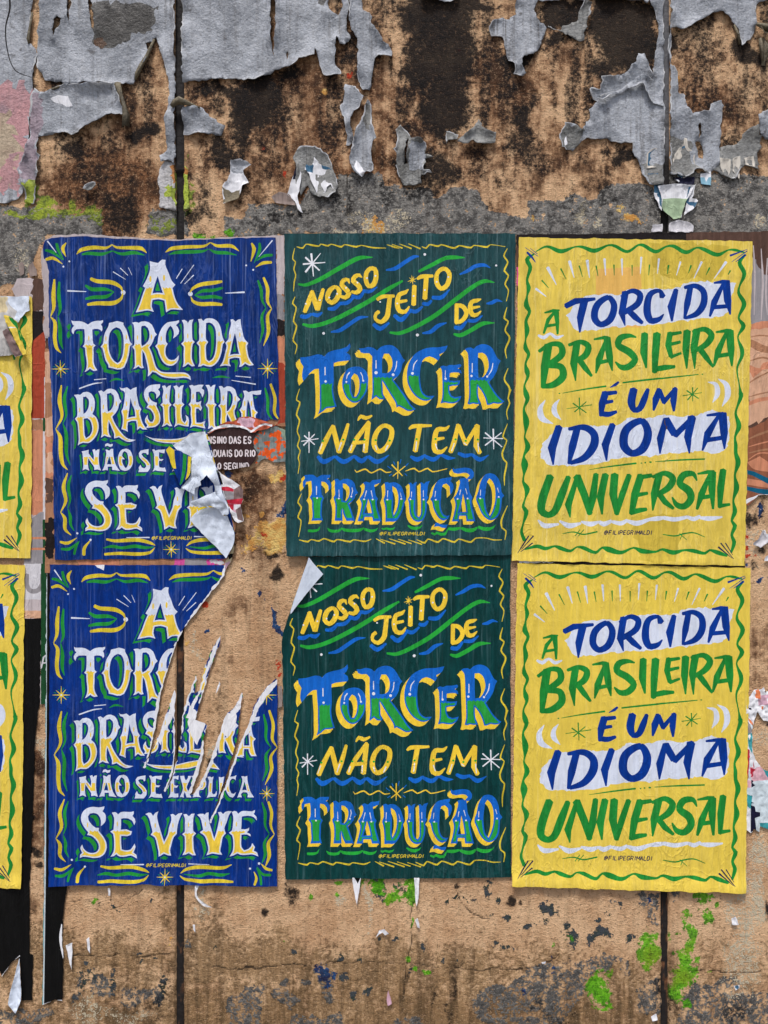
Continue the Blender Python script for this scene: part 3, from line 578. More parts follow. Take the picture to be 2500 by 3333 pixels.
    o(F3, Y, 's 182,335,12 172,430,26 170,510,20 150,562,5;s 150,565,5 175,600,22 170,700,24 180,760,20 205,788,4', g=B); o(F3, Gn, 's 212,350,12 205,430,22 210,520,18 195,560,5;s 195,565,5 205,630,22 205,720,20 218,765,4', g=B)
    o(F4, Y, 's 200,25,8 185,120,26 195,220,18 155,298,5;s 155,298,5 180,350,24 180,450,26 190,520,20 220,555,4;s 218,575,6 190,660,24 200,750,20 165,822,5;s 165,822,5 190,860,22 190,930,20 225,968,4', g=B)
    o(F4, Gn, 's 238,30,6 215,110,22 222,210,14 200,262,5;s 200,262,5 218,330,22 215,450,20 235,525,4;s 242,588,6 220,660,20 228,740,14 212,795,5;s 212,800,5 225,850,20 225,900,16 245,940,4', g=B)
    o(F1, Y, 's 1465,320,14 1490,390,22 1490,470,18 1515,515,5;s 1515,515,5 1490,560,20 1495,660,22 1465,748,4', up, B); o(F1, Gn, 's 1430,338,12 1450,400,20 1455,460,16 1480,510,5;s 1480,510,5 1455,560,18 1460,650,18 1440,730,4', up, B)
    o(F4, Gn, 's 1465,45,10 1480,120,20 1480,200,16 1510,250,5;s 1510,255,5 1480,300,18 1485,390,20 1458,462,4;s 1455,595,8 1475,660,20 1475,740,14 1500,790,5;s 1500,795,5 1470,850,18 1475,920,20 1455,975,4', g=B)
    o(F4, Y, 's 1500,20,14 1525,110,20 1520,200,18 1550,250,5;s 1550,252,5 1510,310,18 1515,390,22 1475,485,4;s 1495,590,14 1515,660,20 1510,740,16 1532,795,5;s 1530,798,5 1495,850,20 1500,930,22 1475,1000,4', g=B)
    A8 = [90, 42, 0, -50, -90, -138, 180, 128]
    for fr, x, y, R, f in ((F3, 198, 888, 55, lo), (F1, 1490, 890, 62, up), (F4, 1485, 540, 48, lo), (F4, 848, 1062, 52, lo)):
        add([rays(fr, x, y, R, 10, A8, Y, 'ornament'), rays(fr, x, y, R * .92, 5, [20, 65, 110, 155, 200, 245, 290, 335], Gn, 'ornament', R * .62), Sh(Wh, 'ornament', [fr.dot(x, y, 6)])], f)
    o(F4, Y, 's 155,1010,14 200,1018,20 260,985,3;s 300,1095,20 305,1050,20 345,1000,4;s 1405,1030,4 1420,1070,16 1408,1112,14;s 1450,980,4 1480,1010,18 1518,1020,14')
    o(F4, Gn, 's 160,1055,14 210,1055,20 275,1005,3;s 240,1090,14 250,1050,16 275,1005,3;s 1420,1005,4 1445,1060,16 1450,1110,14;s 1425,1000,4 1460,1045,16 1510,1050,16')
    add([Sh(Wh, 'ornament', [F4.dot(264, 956, 7), F4.dot(346, 998, 7), F4.dot(1437, 978, 8), F4.dot(1380, 1010, 7)])], lo)
    o(F4, Wh, 'l 570,985,4 715,985,8;l 995,980,7 1125,985,3')
    o(F4, Y, 's 445,995,12 500,1005,20 640,1000,24 720,1020,18 748,1035,5;s 430,1090,16 520,1085,20 640,1090,22 715,1080,16 745,1050,4;s 1265,985,4 1210,1005,20 1060,1000,24 980,1015,18 945,1040,4;s 1275,1090,12 1200,1085,22 1050,1085,22 970,1075,16 940,1055,4', g=B)
    o(F4, Gn, 's 425,1050,5 480,1040,20 540,1050,18 620,1040,22 690,1050,18 740,1045,4;s 1252,1040,5 1200,1050,20 1120,1040,20 1060,1055,18 965,1045,4', g=B)
    o(F1, Wh, 's 312,1015,8 400,985,8 455,978,4;l 405,960,5 480,953,5;l 1290,937,5 1385,945,5;l 1265,963,4 1415,988,8', up); o(F1, Gn, 's 500,972,3 540,955,14 590,965,3;s 1145,948,3 1200,940,14 1255,948,3', up)
    add([Sh(Y, 'signature', [F4.pts(q) for q in lettering('@FILIPEGRIMALDI', 728, 980, 979, 999, 4.4, .25)])], lo)
    return out

# ------------------------------------------------------------------ GREEN design
def green_design():
    f = to_unit(Q_GU); out = []
    def add(sh): out.extend(s.mapped(f) for s in sh)
    W = dict(base='g_blue', shade='g_yellow', bg='green', fill='g_green')
    tor = [(G1, '180,255 260,250 340,235 430,210 490,215 540,240 590,185 680,150 800,125 880,90 920,45 928,100 905,150 870,185 920,220 932,270 915,300 820,310 740,320 680,340 675,430 680,600 670,750 690,880 722,990 640,1010 570,1015 520,1060 445,1105 470,1020 470,850 470,700 460,540 455,425 400,428 330,480 270,560 225,610 205,540 215,440 225,395 185,330 175,290', 650),
     (G1, '850,470 900,420 980,395 1080,400 1150,450 1190,540 1190,640 1170,760 1110,860 1040,925 960,930 880,870 830,780 805,680 810,580/985,495 1030,520 1060,600 1062,690 1045,780 1010,840 970,840 940,760 932,660 940,560', 650),
     (G1, '1055,120 1120,120 1190,100 1270,115 1325,155 1380,100 1480,70 1560,80 1630,130 1680,210 1720,280 1745,300 1705,350 1690,440 1640,530 1570,590 1640,680 1740,820 1830,960 1902,1028 1850,1055 1780,1055 1720,1020 1650,985 1615,1005 1600,930 1520,800 1400,600 1410,720 1415,810 1445,860 1420,885 1360,880 1310,840 1270,870 1240,890 1255,780 1255,600 1250,400 1250,240 1210,195 1130,195 1080,180/1430,200 1500,200 1545,270 1555,360 1530,450 1470,490 1400,490 1400,300', 555),
     (G2, '812,80 790,140 740,190 690,210 698,260 670,305 600,260 540,240 480,260 430,320 405,420 400,560 415,700 450,790 520,835 570,830 615,830 570,880 500,905 420,890 330,830 260,740 215,630 205,510 220,390 260,290 330,200 430,140 540,110 680,105', 530),
     (G2, '700,400 740,378 790,390 840,370 920,370 1000,355 1018,375 1000,405 965,420 1010,450 1018,495 950,480 900,480 845,490 840,600 900,608 960,605 1000,600 985,660 950,680 890,680 840,690 845,780 870,830 920,850 1020,830 1000,880 950,930 880,945 800,935 770,930 705,945 730,850 735,700 730,540 725,450', 625),
     (G2, '1065,135 1100,115 1160,108 1200,130 1240,90 1320,58 1410,70 1480,120 1520,200 1560,270 1605,305 1570,370 1550,450 1490,560 1430,625 1480,710 1540,800 1620,885 1659,910 1620,945 1560,950 1500,940 1440,965 1400,965 1370,860 1320,760 1265,690 1265,800 1280,880 1305,945 1250,955 1190,945 1140,960 1108,950 1130,850 1130,650 1125,450 1120,270 1110,190/1268,190 1330,185 1390,230 1420,310 1425,400 1390,490 1340,550 1270,560 1265,400', 595)]
    add(decorated(tor, 'word_torcer', shift=(-14, 15), halo=0, inset=4.6, zper=13, zamp=3, **W))
    hl = 'l 548,400,14 548,520,16;s 915,480,20 880,520,16 868,580,10;s 1080,480,12 1105,530,14 1112,590,10;l 1310,300,12 1310,420,16;s 1620,310,12 1605,420,14 1580,470,6'
    add([Sh('torn', 'word_torcer', G1.strokes(hl) + G2.strokes('s 360,295,8 310,360,18 295,450,8;l 778,450,8 775,560,10;l 1180,345,14 1178,480,14;s 1488,340,10 1470,440,16 1420,525,6'))])
    add([Sh('g_white', 'word_torcer', [G1.dot(*q) for q in ((556, 615, 18), (866, 620, 14), (1118, 603, 15), (1310, 484, 25), (1565, 514, 21))] + [G2.dot(*q) for q in ((287, 494, 21), (780, 575, 17), (1168, 533, 18), (1403, 542, 16))])])
    tra = [(G3, '105,130 180,120 240,125 300,165 370,125 440,125 505,122 500,160 455,185 490,210 515,270 500,340 475,360 470,290 430,240 365,225 365,300 370,430 405,480 380,530 375,640 370,740 390,825 300,825 210,830 230,760 222,620 218,520 185,468 215,420 218,300 210,215 130,232 120,280 95,330 80,290 80,230 110,180', 470, 790),
     (G3, '565,190 610,182 655,215 700,190 770,185 830,205 875,260 895,340 930,400 890,430 880,480 840,530 790,570 820,650 880,830 750,832 700,720 688,640 688,740 690,830 570,830 580,700 575,560 550,470 575,430 570,300 575,240/695,255 745,265 790,310 800,390 780,470 740,525 695,520', 485, 785),
     (G3, '1005,245 1050,225 1105,245 1150,205 1220,200 1282,185 1270,245 1220,265 1180,280 1190,380 1205,450 1235,490 1215,530 1230,640 1285,835 1160,835 1145,770 1030,770 1020,835 920,835 960,700 980,560 950,490 1000,420 1030,330 1030,280/1085,490 1115,580 1140,710 1080,712 1025,712 1060,600', 500, 795),
     (G3, '1335,245 1380,232 1410,250 1470,235 1540,255 1600,310 1630,400 1659,490 1640,560 1620,650 1570,760 1500,840 1420,840 1350,845 1350,700 1340,580 1320,500 1345,430 1345,330/1455,295 1510,330 1545,430 1545,540 1520,660 1475,745 1465,650 1470,500 1460,380', 505, 790),
     (G4, '140,300 175,290 205,320 235,290 270,280 250,350 248,450 245,560 240,700 260,790 300,820 325,780 330,680 330,560 325,420 325,340 320,290 345,285 375,315 410,280 468,265 440,330 430,430 425,490 445,515 420,560 420,680 400,790 360,870 290,895 220,870 170,800 150,700 145,600 130,545 155,500 158,400 155,330', 555, 860),
     (G4, '805,205 800,245 780,265 825,310 832,380 810,440 780,475 775,420 770,350 720,305 670,320 645,400 640,500 632,620 650,730 690,790 730,800 772,795 740,850 680,875 610,840 560,770 520,680 500,580 470,545 500,500 520,400 560,300 620,240 700,220', 560, 835),
     (G4, '530,970 550,910 590,905 640,935 742,935 715,990 660,985 600,960', None),
     (G4, '920,235 960,225 1010,215 1060,245 1065,330 1080,440 1120,520 1105,560 1120,680 1165,885 1030,885 1020,800 920,800 910,885 805,885 840,760 860,620 835,520 880,460 910,370 930,280/975,460 1000,560 1025,740 920,742 955,600', 545, 855),
     (G4, '820,60 850,85 920,70 1030,62 1110,85 1145,140 1140,200 1100,240 1030,235 1080,180 1050,150 980,140 900,155 840,140 815,110', None),
     (G4, '1320,165 1390,148 1460,165 1520,230 1555,330 1570,440 1608,492 1575,530 1565,640 1540,760 1480,840 1400,870 1330,840 1260,760 1210,640 1175,535 1210,430 1240,300 1280,210/1380,225 1430,270 1465,360 1475,480 1465,600 1430,720 1390,800 1350,750 1325,650 1315,520 1330,370 1350,270', 530, 845)]
    add(decorated(tra, 'word_traducao', shift=(-10.5, 10.5), halo=0, inset=5.0, zper=40, zamp=1.0, **W))
    add([Sh('torn', 'word_traducao', G3.strokes('l 290,300,14 290,430,12;l 635,350,6 638,460,12;s 835,320,10 845,370,14 825,440,6;l 1060,365,14 1030,470,8;l 1130,365,14 1150,470,8;l 1385,365,12 1380,470,8;l 1575,390,4 1595,470,8') + G4.strokes('l 187,430,10 183,515,8;l 367,410,10 367,510,8;l 555,420,12 545,510,8;l 940,400,12 925,480,10;l 1015,380,12 1040,470,8;l 1247,400,12 1243,490,10;l 1505,370,10 1525,440,8'))])
    add([Sh('g_white', 'word_traducao', [G3.dot(x, y, 14) for x, y in ((300, 480), (632, 487), (825, 457), (1022, 500), (1153, 502), (1380, 505), (1592, 495))] + [G4.dot(x, y, 13) for x, y in ((168, 548), (370, 550), (558, 555), (893, 540), (1047, 535), (1240, 532), (1525, 510))])])
    add([Sh('g_swoosh', 'underline', G3.strokes('165,982,40 250,985,42 320,965,30 348,915,4;455,940,6 490,975,40 560,990,45 640,980,40 680,940,20;685,950,30 720,970,45 850,980,50 960,970,45 1020,940,20;1030,960,40 1130,985,45 1200,970,30 1235,940,5;1295,945,20 1320,960,28 1360,945,30 1420,960,35 1470,950,25 1500,925,4')
       + G4.strokes('130,950,20 190,985,45 260,995,45 320,975,25 352,940,4;495,1065,30 540,1085,35 580,1060,40 640,1085,45 700,1080,40 740,1010,15;750,1000,40 850,1005,50 940,985,30;955,990,40 1030,1020,55 1130,1020,55 1190,980,30;1210,970,40 1290,1000,55 1380,1000,50 1450,970,20 1478,935,4'))])
    Yl = 'g_yellow'
    def o(fr, ink, txt, g): add([Sh(ink, g, fr.strokes(txt))])
    o(R1, 'g_swoosh', 's 150,390,12 200,395,22 300,355,28 450,270,30 560,215,28 650,210,6;s 960,305,16 1040,265,26 1140,215,26 1200,210,26 1270,212,6;s 180,660,16 240,672,26 350,645,28 500,575,30 650,490,30 760,420,28 850,368,14;s 765,715,14 830,720,24 930,680,28 1070,600,30 1200,500,30 1320,410,28 1400,370,26 1468,378,5;s 1195,725,14 1235,735,26 1310,700,28 1390,655,28 1470,650,6', 'swoosh')
    o(R1, 'g_blue', 's 740,295,10 800,285,26 870,240,26 930,205,22 960,203,8;s 1235,325,10 1290,300,24 1340,270,26 1400,262,22 1440,280,5;s 1415,520,10 1450,515,24 1485,498,20 1520,508,4;s 370,712,10 430,700,26 500,655,26 560,618,24 620,610,5;s 985,720,12 1040,710,26 1090,670,26 1145,650,8', 'swoosh')
    o(R1, 'g_blue', 's 165,605,24 200,610,28 240,590,18;s 245,590,20 280,600,28 310,580,10;s 350,555,20 390,555,28 430,520,20;s 425,520,22 480,515,26 520,480,16;s 510,470,24 560,480,26 590,440,16;s 585,435,22 630,440,24 680,410,8', 'word_nosso')
    o(R1, Yl, 'l 192,578,26 215,520,34 245,440,30;l 240,435,28 262,510,34 280,560,34;l 280,562,32 298,490,30 318,422,22;s 400,408,24 360,435,34 345,490,30 375,515,30 410,485,34 425,435,32 400,408,24;s 494,385,8 485,360,22 455,365,30 442,395,32 470,425,34 490,455,34 465,480,28 432,470,18;s 578,345,8 560,330,24 530,340,30 518,368,32 550,395,34 565,425,34 540,447,28 508,440,18;s 640,282,28 610,310,30 604,360,30 622,403,30 655,393,34 673,340,32 665,290,30 640,282,28', 'word_nosso')
    o(R1, 'g_blue', 's 655,660,24 700,690,30 760,650,14;s 795,600,24 840,630,32 900,575,16;s 895,565,24 940,575,26 985,540,14;s 985,520,22 1020,525,26 1045,500,16;s 1050,480,24 1110,480,28 1168,425,8', 'word_jeito')
    o(R1, Yl, 's 680,495,22 715,475,26 795,470,20;s 765,475,30 755,560,32 745,610,34 705,645,28 668,625,22 672,590,24 692,575,26;s 890,425,8 870,445,26 830,460,30 815,520,32 830,570,32 870,575,26 895,540,10;l 825,510,24 880,500,18;l 930,400,30 925,530,32;s 950,355,18 975,340,28 1055,335,20;l 1010,345,32 1000,490,32;s 1130,285,28 1085,315,28 1080,380,32 1110,420,30 1150,395,32 1165,320,30 1130,285,28', 'word_jeito')
    add([rays(R1, 915, 362, 32, 8, [80, 30, -20, -60, -95, -140, 160, 125], Yl, 'word_jeito')])
    o(R1, 'g_blue', 's 1200,680,24 1240,685,28 1280,640,16;s 1290,635,22 1340,635,24 1388,600,8', 'word_de')
    o(R1, Yl, 'l 1215,530,28 1212,650,28;s 1205,530,24 1255,540,30 1280,585,30 1250,635,28 1205,650,22;s 1378,490,8 1350,500,26 1315,510,28 1305,555,32 1320,595,32 1350,595,24 1378,570,8;l 1315,550,24 1370,540,12', 'word_de')
    dots = [(R1, 200, 522), (R1, 295, 497), (R1, 410, 455), (R1, 358, 480), (R1, 470, 415), (R1, 548, 380), (R1, 612, 350), (R1, 668, 335), (R1, 700, 510), (R1, 815, 520), (R1, 925, 470), (R1, 1000, 430), (R1, 1080, 375), (R1, 1158, 342)]
    add([Sh('g_white', 'ornament', [fr.dot(x, y, 6) for fr, x, y in dots] + [R1.dot(1000, 190, 9), R1.dot(1480, 264, 7), R1.dot(320, 721, 9), R1.dot(950, 732, 10)])])
    o(R1, 'g_white', 'l 237,185,14 252,338,6;l 300,183,4 198,308,14;l 198,210,12 292,298,10;l 182,255,12 330,245,6', 'ornament')
    o(R1, 'orn_yellow', 's 140,138,5 180,148,10 200,122,6 250,130,12 290,135,8 300,122,6 350,133,12 370,122,6 440,140,12 460,125,6 540,140,12 570,130,6 650,145,10 740,148,4;l 745,125,4 800,142,12 830,150,3;l 780,122,4 850,148,10;l 830,120,4 910,150,10;l 890,118,4 970,152,10;s 980,138,4 1010,148,10 1030,125,8 1090,135,12 1110,125,8 1200,148,12 1230,132,8 1310,145,12 1330,130,6 1420,140,12 1440,125,6 1540,138,4', 'border')
    o(R1, 'orn_yellow', '125,148,4 112,220,8 130,240,8 120,290,8 132,325,8 122,380,8 118,438,4;128,475,4 112,520,10 135,545,8 118,640,10 138,670,10 115,770,10 140,800,8 128,860,4;1555,150,4 1532,200,10 1558,240,10 1535,300,12 1562,330,10 1540,390,10 1562,430,8 1548,505,4;1552,545,4 1535,620,12 1560,640,10 1540,700,10 1570,750,12 1542,830,10 1550,888,4;1560,955,4 1535,1030,10 1570,1090,12 1558,1160,6', 'border')
    o(R2, 'orn_yellow', '158,15,4 138,90,8 160,105,10 138,190,10 158,225,10 143,300,8 158,345,8 145,400,8 162,430,8 150,480,8 158,510,8 148,585,4;170,720,4 148,780,10 170,810,10 148,880,10 168,900,8 152,1010,4;1580,20,6 1560,80,10 1570,110,10 1550,170,8 1558,222,4;1555,250,4 1525,340,10 1550,360,8 1520,450,12 1530,490,10 1550,510,10 1535,600,10 1535,665,4;1555,800,4 1515,900,12 1520,950,10 1545,970,10 1538,1030,4', 'border')
    o(R2, 'orn_yellow', '155,1030,4 215,1042,12 235,1028,6 290,1038,10 320,1022,8 390,1042,12 410,1028,8 500,1042,12 520,1030,6 600,1040,10 640,1025,4;l 672,1022,4 730,1052,12;l 700,1025,4 800,1058,10;l 760,1022,4 870,1058,10;l 820,1025,4 910,1055,8;l 890,1030,4 980,1060,8;945,1028,4 1000,1050,12 1020,1025,8 1090,1045,12 1120,1022,8 1200,1045,12 1225,1025,8 1310,1045,12 1340,1020,8 1410,1018,6 1460,1030,8 1518,1030,4', 'border')
    o(R2, 'g_blue', '280,470,20 320,505,34 395,470,16;400,470,22 455,505,32 530,465,16;530,470,22 575,500,34 615,470,16;620,470,22 680,505,32 760,460,4', 'word_nao')
    o(R2, 'g_blue', '905,470,18 950,490,32 1005,460,16;1005,470,22 1060,490,30 1110,455,14;1115,460,22 1160,480,26 1205,480,4;1225,448,20 1270,465,28 1320,455,16;1320,460,22 1370,490,30 1430,460,4', 'word_tem')
    o(R2, Yl, 'l 296,448,32 325,380,36 385,262,24;l 382,265,30 405,360,34 425,440,34;s 420,442,34 455,350,32 485,250,20;l 497,440,32 545,345,32 625,235,24;l 622,240,32 598,440,36;l 530,378,24 610,372,24;s 550,228,8 570,200,26 605,212,26 645,195,12;s 725,262,28 675,310,32 660,390,36 690,435,32 735,415,34 772,350,34 775,285,32 725,262,28', 'word_nao')
    o(R2, Yl, 's 895,285,14 920,268,28 1045,262,16;l 965,270,34 935,435,34;s 1165,262,8 1140,285,26 1085,290,32 1065,370,36 1070,430,36 1110,440,28 1150,405,8;l 1075,355,26 1130,345,16;l 1172,442,30 1198,370,34 1225,255,26;l 1225,262,32 1275,388,28;l 1272,390,28 1355,258,26;l 1352,260,36 1345,400,36 1370,448,30', 'word_tem')
    o(R2, 'torn', 'l 310,385,8 290,440,4;l 440,375,10 420,430,6;l 510,390,8 500,430,6;l 592,385,9 590,435,6;l 668,395,9 676,425,6;l 752,395,10 735,432,6', 'word_nao'); o(R2, 'torn', 'l 945,370,8 938,430,6;l 1072,385,8 1085,425,6;l 1198,380,6 1180,432,6;l 1357,378,8 1362,440,6;l 1262,378,6 1280,392,6', 'word_tem')
    add([Sh('g_swoosh', 'word_nao', [R2.dot(x, y, 8, 7) for x, y in ((316, 366), (452, 357), (525, 358), (594, 357), (670, 360), (764, 363))]), Sh('g_swoosh', 'word_tem', [R2.dot(x, y, 8, 7) for x, y in ((945, 353), (1072, 352), (1207, 355), (1275, 365), (1356, 357))])])
    o(R2, 'g_white', 'l 222,305,8 222,445,6;l 260,320,6 185,395,10;l 190,330,9 260,390,7;l 170,368,5 285,350,6;l 1460,285,10 1463,420,6;l 1515,310,7 1405,395,9;l 1405,310,9 1518,405,7;l 1395,345,7 1525,350,6', 'ornament')
    o(R2, 'g_blue', 'l 790,505,5 800,525,5;l 840,490,5 832,520,5;l 890,515,5 870,535,5;l 750,535,5 775,555,5;l 760,600,5 780,588,5;l 880,598,5 865,585,5', 'ornament')
    o(R2, Yl, 'l 820,505,8 818,620,4;l 778,525,9 850,600,7;l 868,535,6 785,602,7;s 530,560,4 540,575,7 600,555,10 640,580,8 700,555,9 740,577,8 775,572,4;s 870,568,4 930,550,10 960,572,8 1020,550,9 1050,572,8 1150,552,5', 'ornament')
    add([Sh('orn_yellow', 'signature', [R2.pts(q) for q in lettering('@FILIPEGRIMALDI', 696, 1002, 978, 998, 4.6, .25)])])
    return out

# ------------------------------------------------------------------ YELLOW design
def yellow_design():
    f = to_unit(Q_YU); out = []
    def add(sh): out.extend(s.mapped(f) for s in sh)
    def o(fr, ink, txt, g): add([Sh(ink, g, fr.strokes(txt))])
    G, B, Wt, D = 'y_green', 'y_blue', 'y_white', 'y_dark'
    add([Sh(Wt, 'word_torcida', [rough_loop(R3.poly('375,560 400,535 430,490 500,440 560,435 640,425 700,440 760,400 850,400 920,390 1000,400 1090,380 1180,355 1290,350 1445,350 1430,420 1420,480 1425,520 1370,560 1300,575 1200,590 1080,600 960,620 850,630 740,635 640,640 520,660 440,660 400,620'), 4, 6, 1)])])
    add([Sh(Wt, 'word_idioma', [rough_loop(R4.poly('205,440 225,360 280,300 310,265 450,250 600,245 700,240 760,200 900,200 980,180 1100,190 1200,180 1280,150 1350,165 1410,200 1400,300 1400,370 1340,415 1200,410 1100,420 1000,425 900,440 760,445 640,470 540,490 350,500 260,490'), 4, 6, 2)])])
    o(R3, G, 'l 235,548,10 290,534,22 330,531,10;l 230,678,14 258,592,26 305,535,14;l 308,534,38 316,610,26 318,682,14;l 245,632,20 310,622,18', 'word_a')
    o(R3, Wt, 's 195,690,14 230,705,24 270,680,16 310,705,22 355,690,8', 'word_a')
    o(R3, B, 'l 368,506,34 430,474,40 555,460,20;l 490,462,50 462,580,46 458,672,10;s 640,450,34 568,500,44 552,580,44 590,622,38 650,590,44 676,500,42 640,450,34;l 748,415,44 725,550,44 745,628,8;s 722,445,20 790,408,30 840,432,40 825,490,40 740,545,34;l 770,535,38 810,575,40 856,612,22;s 985,445,44 965,408,26 905,430,38 885,530,48 908,595,42 960,588,32 992,555,8;l 1068,400,30 1040,510,50 1042,600,12;l 1158,385,36 1138,490,42 1120,585,14;s 1120,388,22 1190,378,32 1240,412,40 1242,490,44 1200,552,38 1125,582,18;l 1308,358,12 1365,350,26 1408,346,12;l 1282,570,14 1310,480,42 1372,355,20;l 1385,352,50 1396,470,48 1412,558,10;l 1310,512,28 1395,505,26', 'word_torcida')
    o(R3, G, 'l 260,750,52 238,890,54 225,1022,28;s 200,792,22 270,748,28 335,752,38 345,810,44 260,878,36;s 260,880,34 340,890,42 352,950,48 292,1002,42 220,1015,26;l 440,742,46 420,870,48 432,978,8;s 388,752,20 460,732,30 512,758,40 495,815,42 430,855,28;l 455,845,38 495,900,36 534,948,18;l 548,716,12 615,704,24 640,702,12;l 560,930,10 580,845,44 628,712,20;l 630,705,46 648,830,44 664,914,10;l 585,862,26 650,848,24;s 816,702,10 772,692,28 715,708,42 702,752,42 770,795,46 808,842,42 770,888,42 722,892,34 684,858,10;l 870,678,44 864,800,48 879,897,12;l 948,678,50 938,800,48 932,925,34;l 935,905,34 1000,892,36 1062,888,20;l 1032,672,34 1020,750,38 1038,825,28;l 1025,684,26 1100,672,20;l 1030,747,24 1095,732,20;l 1035,828,24 1100,802,16;l 1138,662,48 1130,780,46 1136,900,10;l 1200,655,48 1180,770,46 1186,902,8;s 1172,668,20 1250,652,34 1292,690,42 1260,745,40 1195,785,26;l 1218,775,38 1260,830,36 1304,890,16;l 1320,670,12 1390,660,26 1420,656,12;l 1308,884,14 1335,790,42 1392,662,20;l 1408,660,52 1416,780,46 1422,884,12;l 1335,820,28 1415,808,26', 'word_brasileira')
    o(R3, B, 'l 650,1020,5 685,1002,20 705,985,14', 'word_e')
    o(R4, B, 'l 622,36,46 600,110,46 592,185,24;l 615,45,30 692,36,24;l 605,102,28 668,92,20;s 595,170,34 640,175,34 692,158,20', 'word_e'); o(R4, B, 's 800,15,48 785,100,50 805,148,36 838,138,40 866,80,42 890,15,24;l 926,150,14 940,80,46 962,15,32;l 960,22,36 996,100,32;l 988,102,30 1068,8,24;l 1062,10,34 1052,90,40 1054,155,14', 'word_um')
    o(R4, G, 'l 455,70,8 460,182,5;l 415,105,9 500,165,7;l 500,95,6 425,160,8;l 375,140,4 535,115,6;l 1172,5,8 1173,92,5;l 1135,25,9 1210,75,7;l 1205,8,6 1140,85,8;l 1110,58,6 1230,38,4', 'ornament')
    o(R4, Wt, 's 240,85,4 208,140,32 220,200,40 290,235,4;s 330,80,4 300,120,28 300,165,34 340,210,4', 'ornament'); o(R3, Wt, 's 1270,985,4 1320,1000,26 1330,1060,34 1300,1115,4;s 1335,965,4 1385,1000,32 1395,1070,36 1360,1140,4', 'ornament')
    o(R3, G, 's 350,1056,4 480,1033,9 625,1012,12;s 730,990,10 900,970,12 1210,938,6', 'ornament'); o(R4, G, 's 520,525,3 650,505,9 815,485,12;s 935,475,4 1080,465,10 1250,458,10', 'ornament')
    add([Sh(G, 'ornament', [R4.dot(847, 484, 6, 4), R4.dot(872, 481, 6, 5), R4.dot(905, 478, 9, 6), R3.dot(1235, 936, 6, 4), R3.dot(330, 1058, 6, 4)])])
    o(R4, B, 'l 328,252,46 282,390,54 290,494,10;l 445,255,44 412,380,50 390,488,20;s 388,268,22 490,258,40 548,300,48 548,370,54 490,448,44 400,484,24;l 668,238,40 620,370,50 628,468,10;s 850,217,42 755,270,52 738,370,54 790,422,44 858,390,54 890,290,52 850,217,42;l 966,424,10 970,330,50 1005,202,32;l 1005,205,48 1060,302,44;l 1060,310,38 1180,190,34;l 1168,192,54 1142,320,50 1152,422,10;l 1262,182,14 1340,173,26 1386,168,12;l 1235,404,12 1268,300,48 1345,172,20;l 1362,170,54 1372,290,50 1374,394,10;l 1265,338,30 1370,322,28', 'word_idioma')
    o(R4, G, 's 272,565,50 220,720,54 218,788,48 260,812,40 300,788,46 345,680,50 388,570,34;l 398,828,8 385,750,46 442,575,28;l 440,565,50 490,690,48 524,805,36;l 518,808,32 542,700,48 562,552,34;l 622,555,44 590,700,50 600,808,12;l 680,555,50 670,680,52 692,805,28;l 690,808,32 728,680,42 772,558,34;l 845,560,46 808,680,50 786,806,34;l 830,575,32 914,562,26;l 815,687,30 888,674,20;l 795,792,36 840,782,32 882,776,22;l 962,555,48 930,680,48 920,784,10;s 918,572,20 1000,548,34 1048,582,42 1020,640,42 935,690,28;l 958,675,38 1000,730,38 1052,772,20;s 1200,595,10 1176,552,32 1115,560,44 1092,612,44 1150,660,50 1162,710,46 1120,757,42 1072,748,34 1044,700,10;l 1205,552,12 1270,540,26 1310,534,12;l 1200,776,18 1230,680,44 1288,542,20;l 1298,540,50 1295,650,46 1302,774,16;l 1225,702,28 1300,692,26;l 1366,526,42 1350,640,46 1345,765,28;l 1345,755,28 1408,745,18', 'word_universal')
    o(R4, Wt, '195,845,10 235,880,32 325,870,14;330,850,12 390,880,34 465,865,14;468,855,14 530,870,32 580,855,14;580,855,20 610,870,32 660,850,20;665,855,20 720,865,28 760,845,20;760,850,20 820,865,32 900,840,20;900,840,20 950,835,30 990,830,20;990,830,24 1060,840,28 1140,825,20;1140,825,20 1180,838,28 1220,820,20;1220,830,18 1280,835,30 1360,825,10', 'underline')
    o(R4, G, '350,930,4 420,920,8 480,935,9 570,918,10;l 430,945,5 460,905,5;l 450,945,5 485,905,5;985,935,5 1060,945,9 1120,930,9 1180,925,8 1250,952,4;l 1090,930,6 1135,970,4;l 1110,925,4 1095,965,5', 'ornament')
    add([Sh(D, 'signature', [R4.pts(q) for q in lettering('@FILIPEGRIMALDI', 612, 918, 911, 936, 5.2, .2)])])
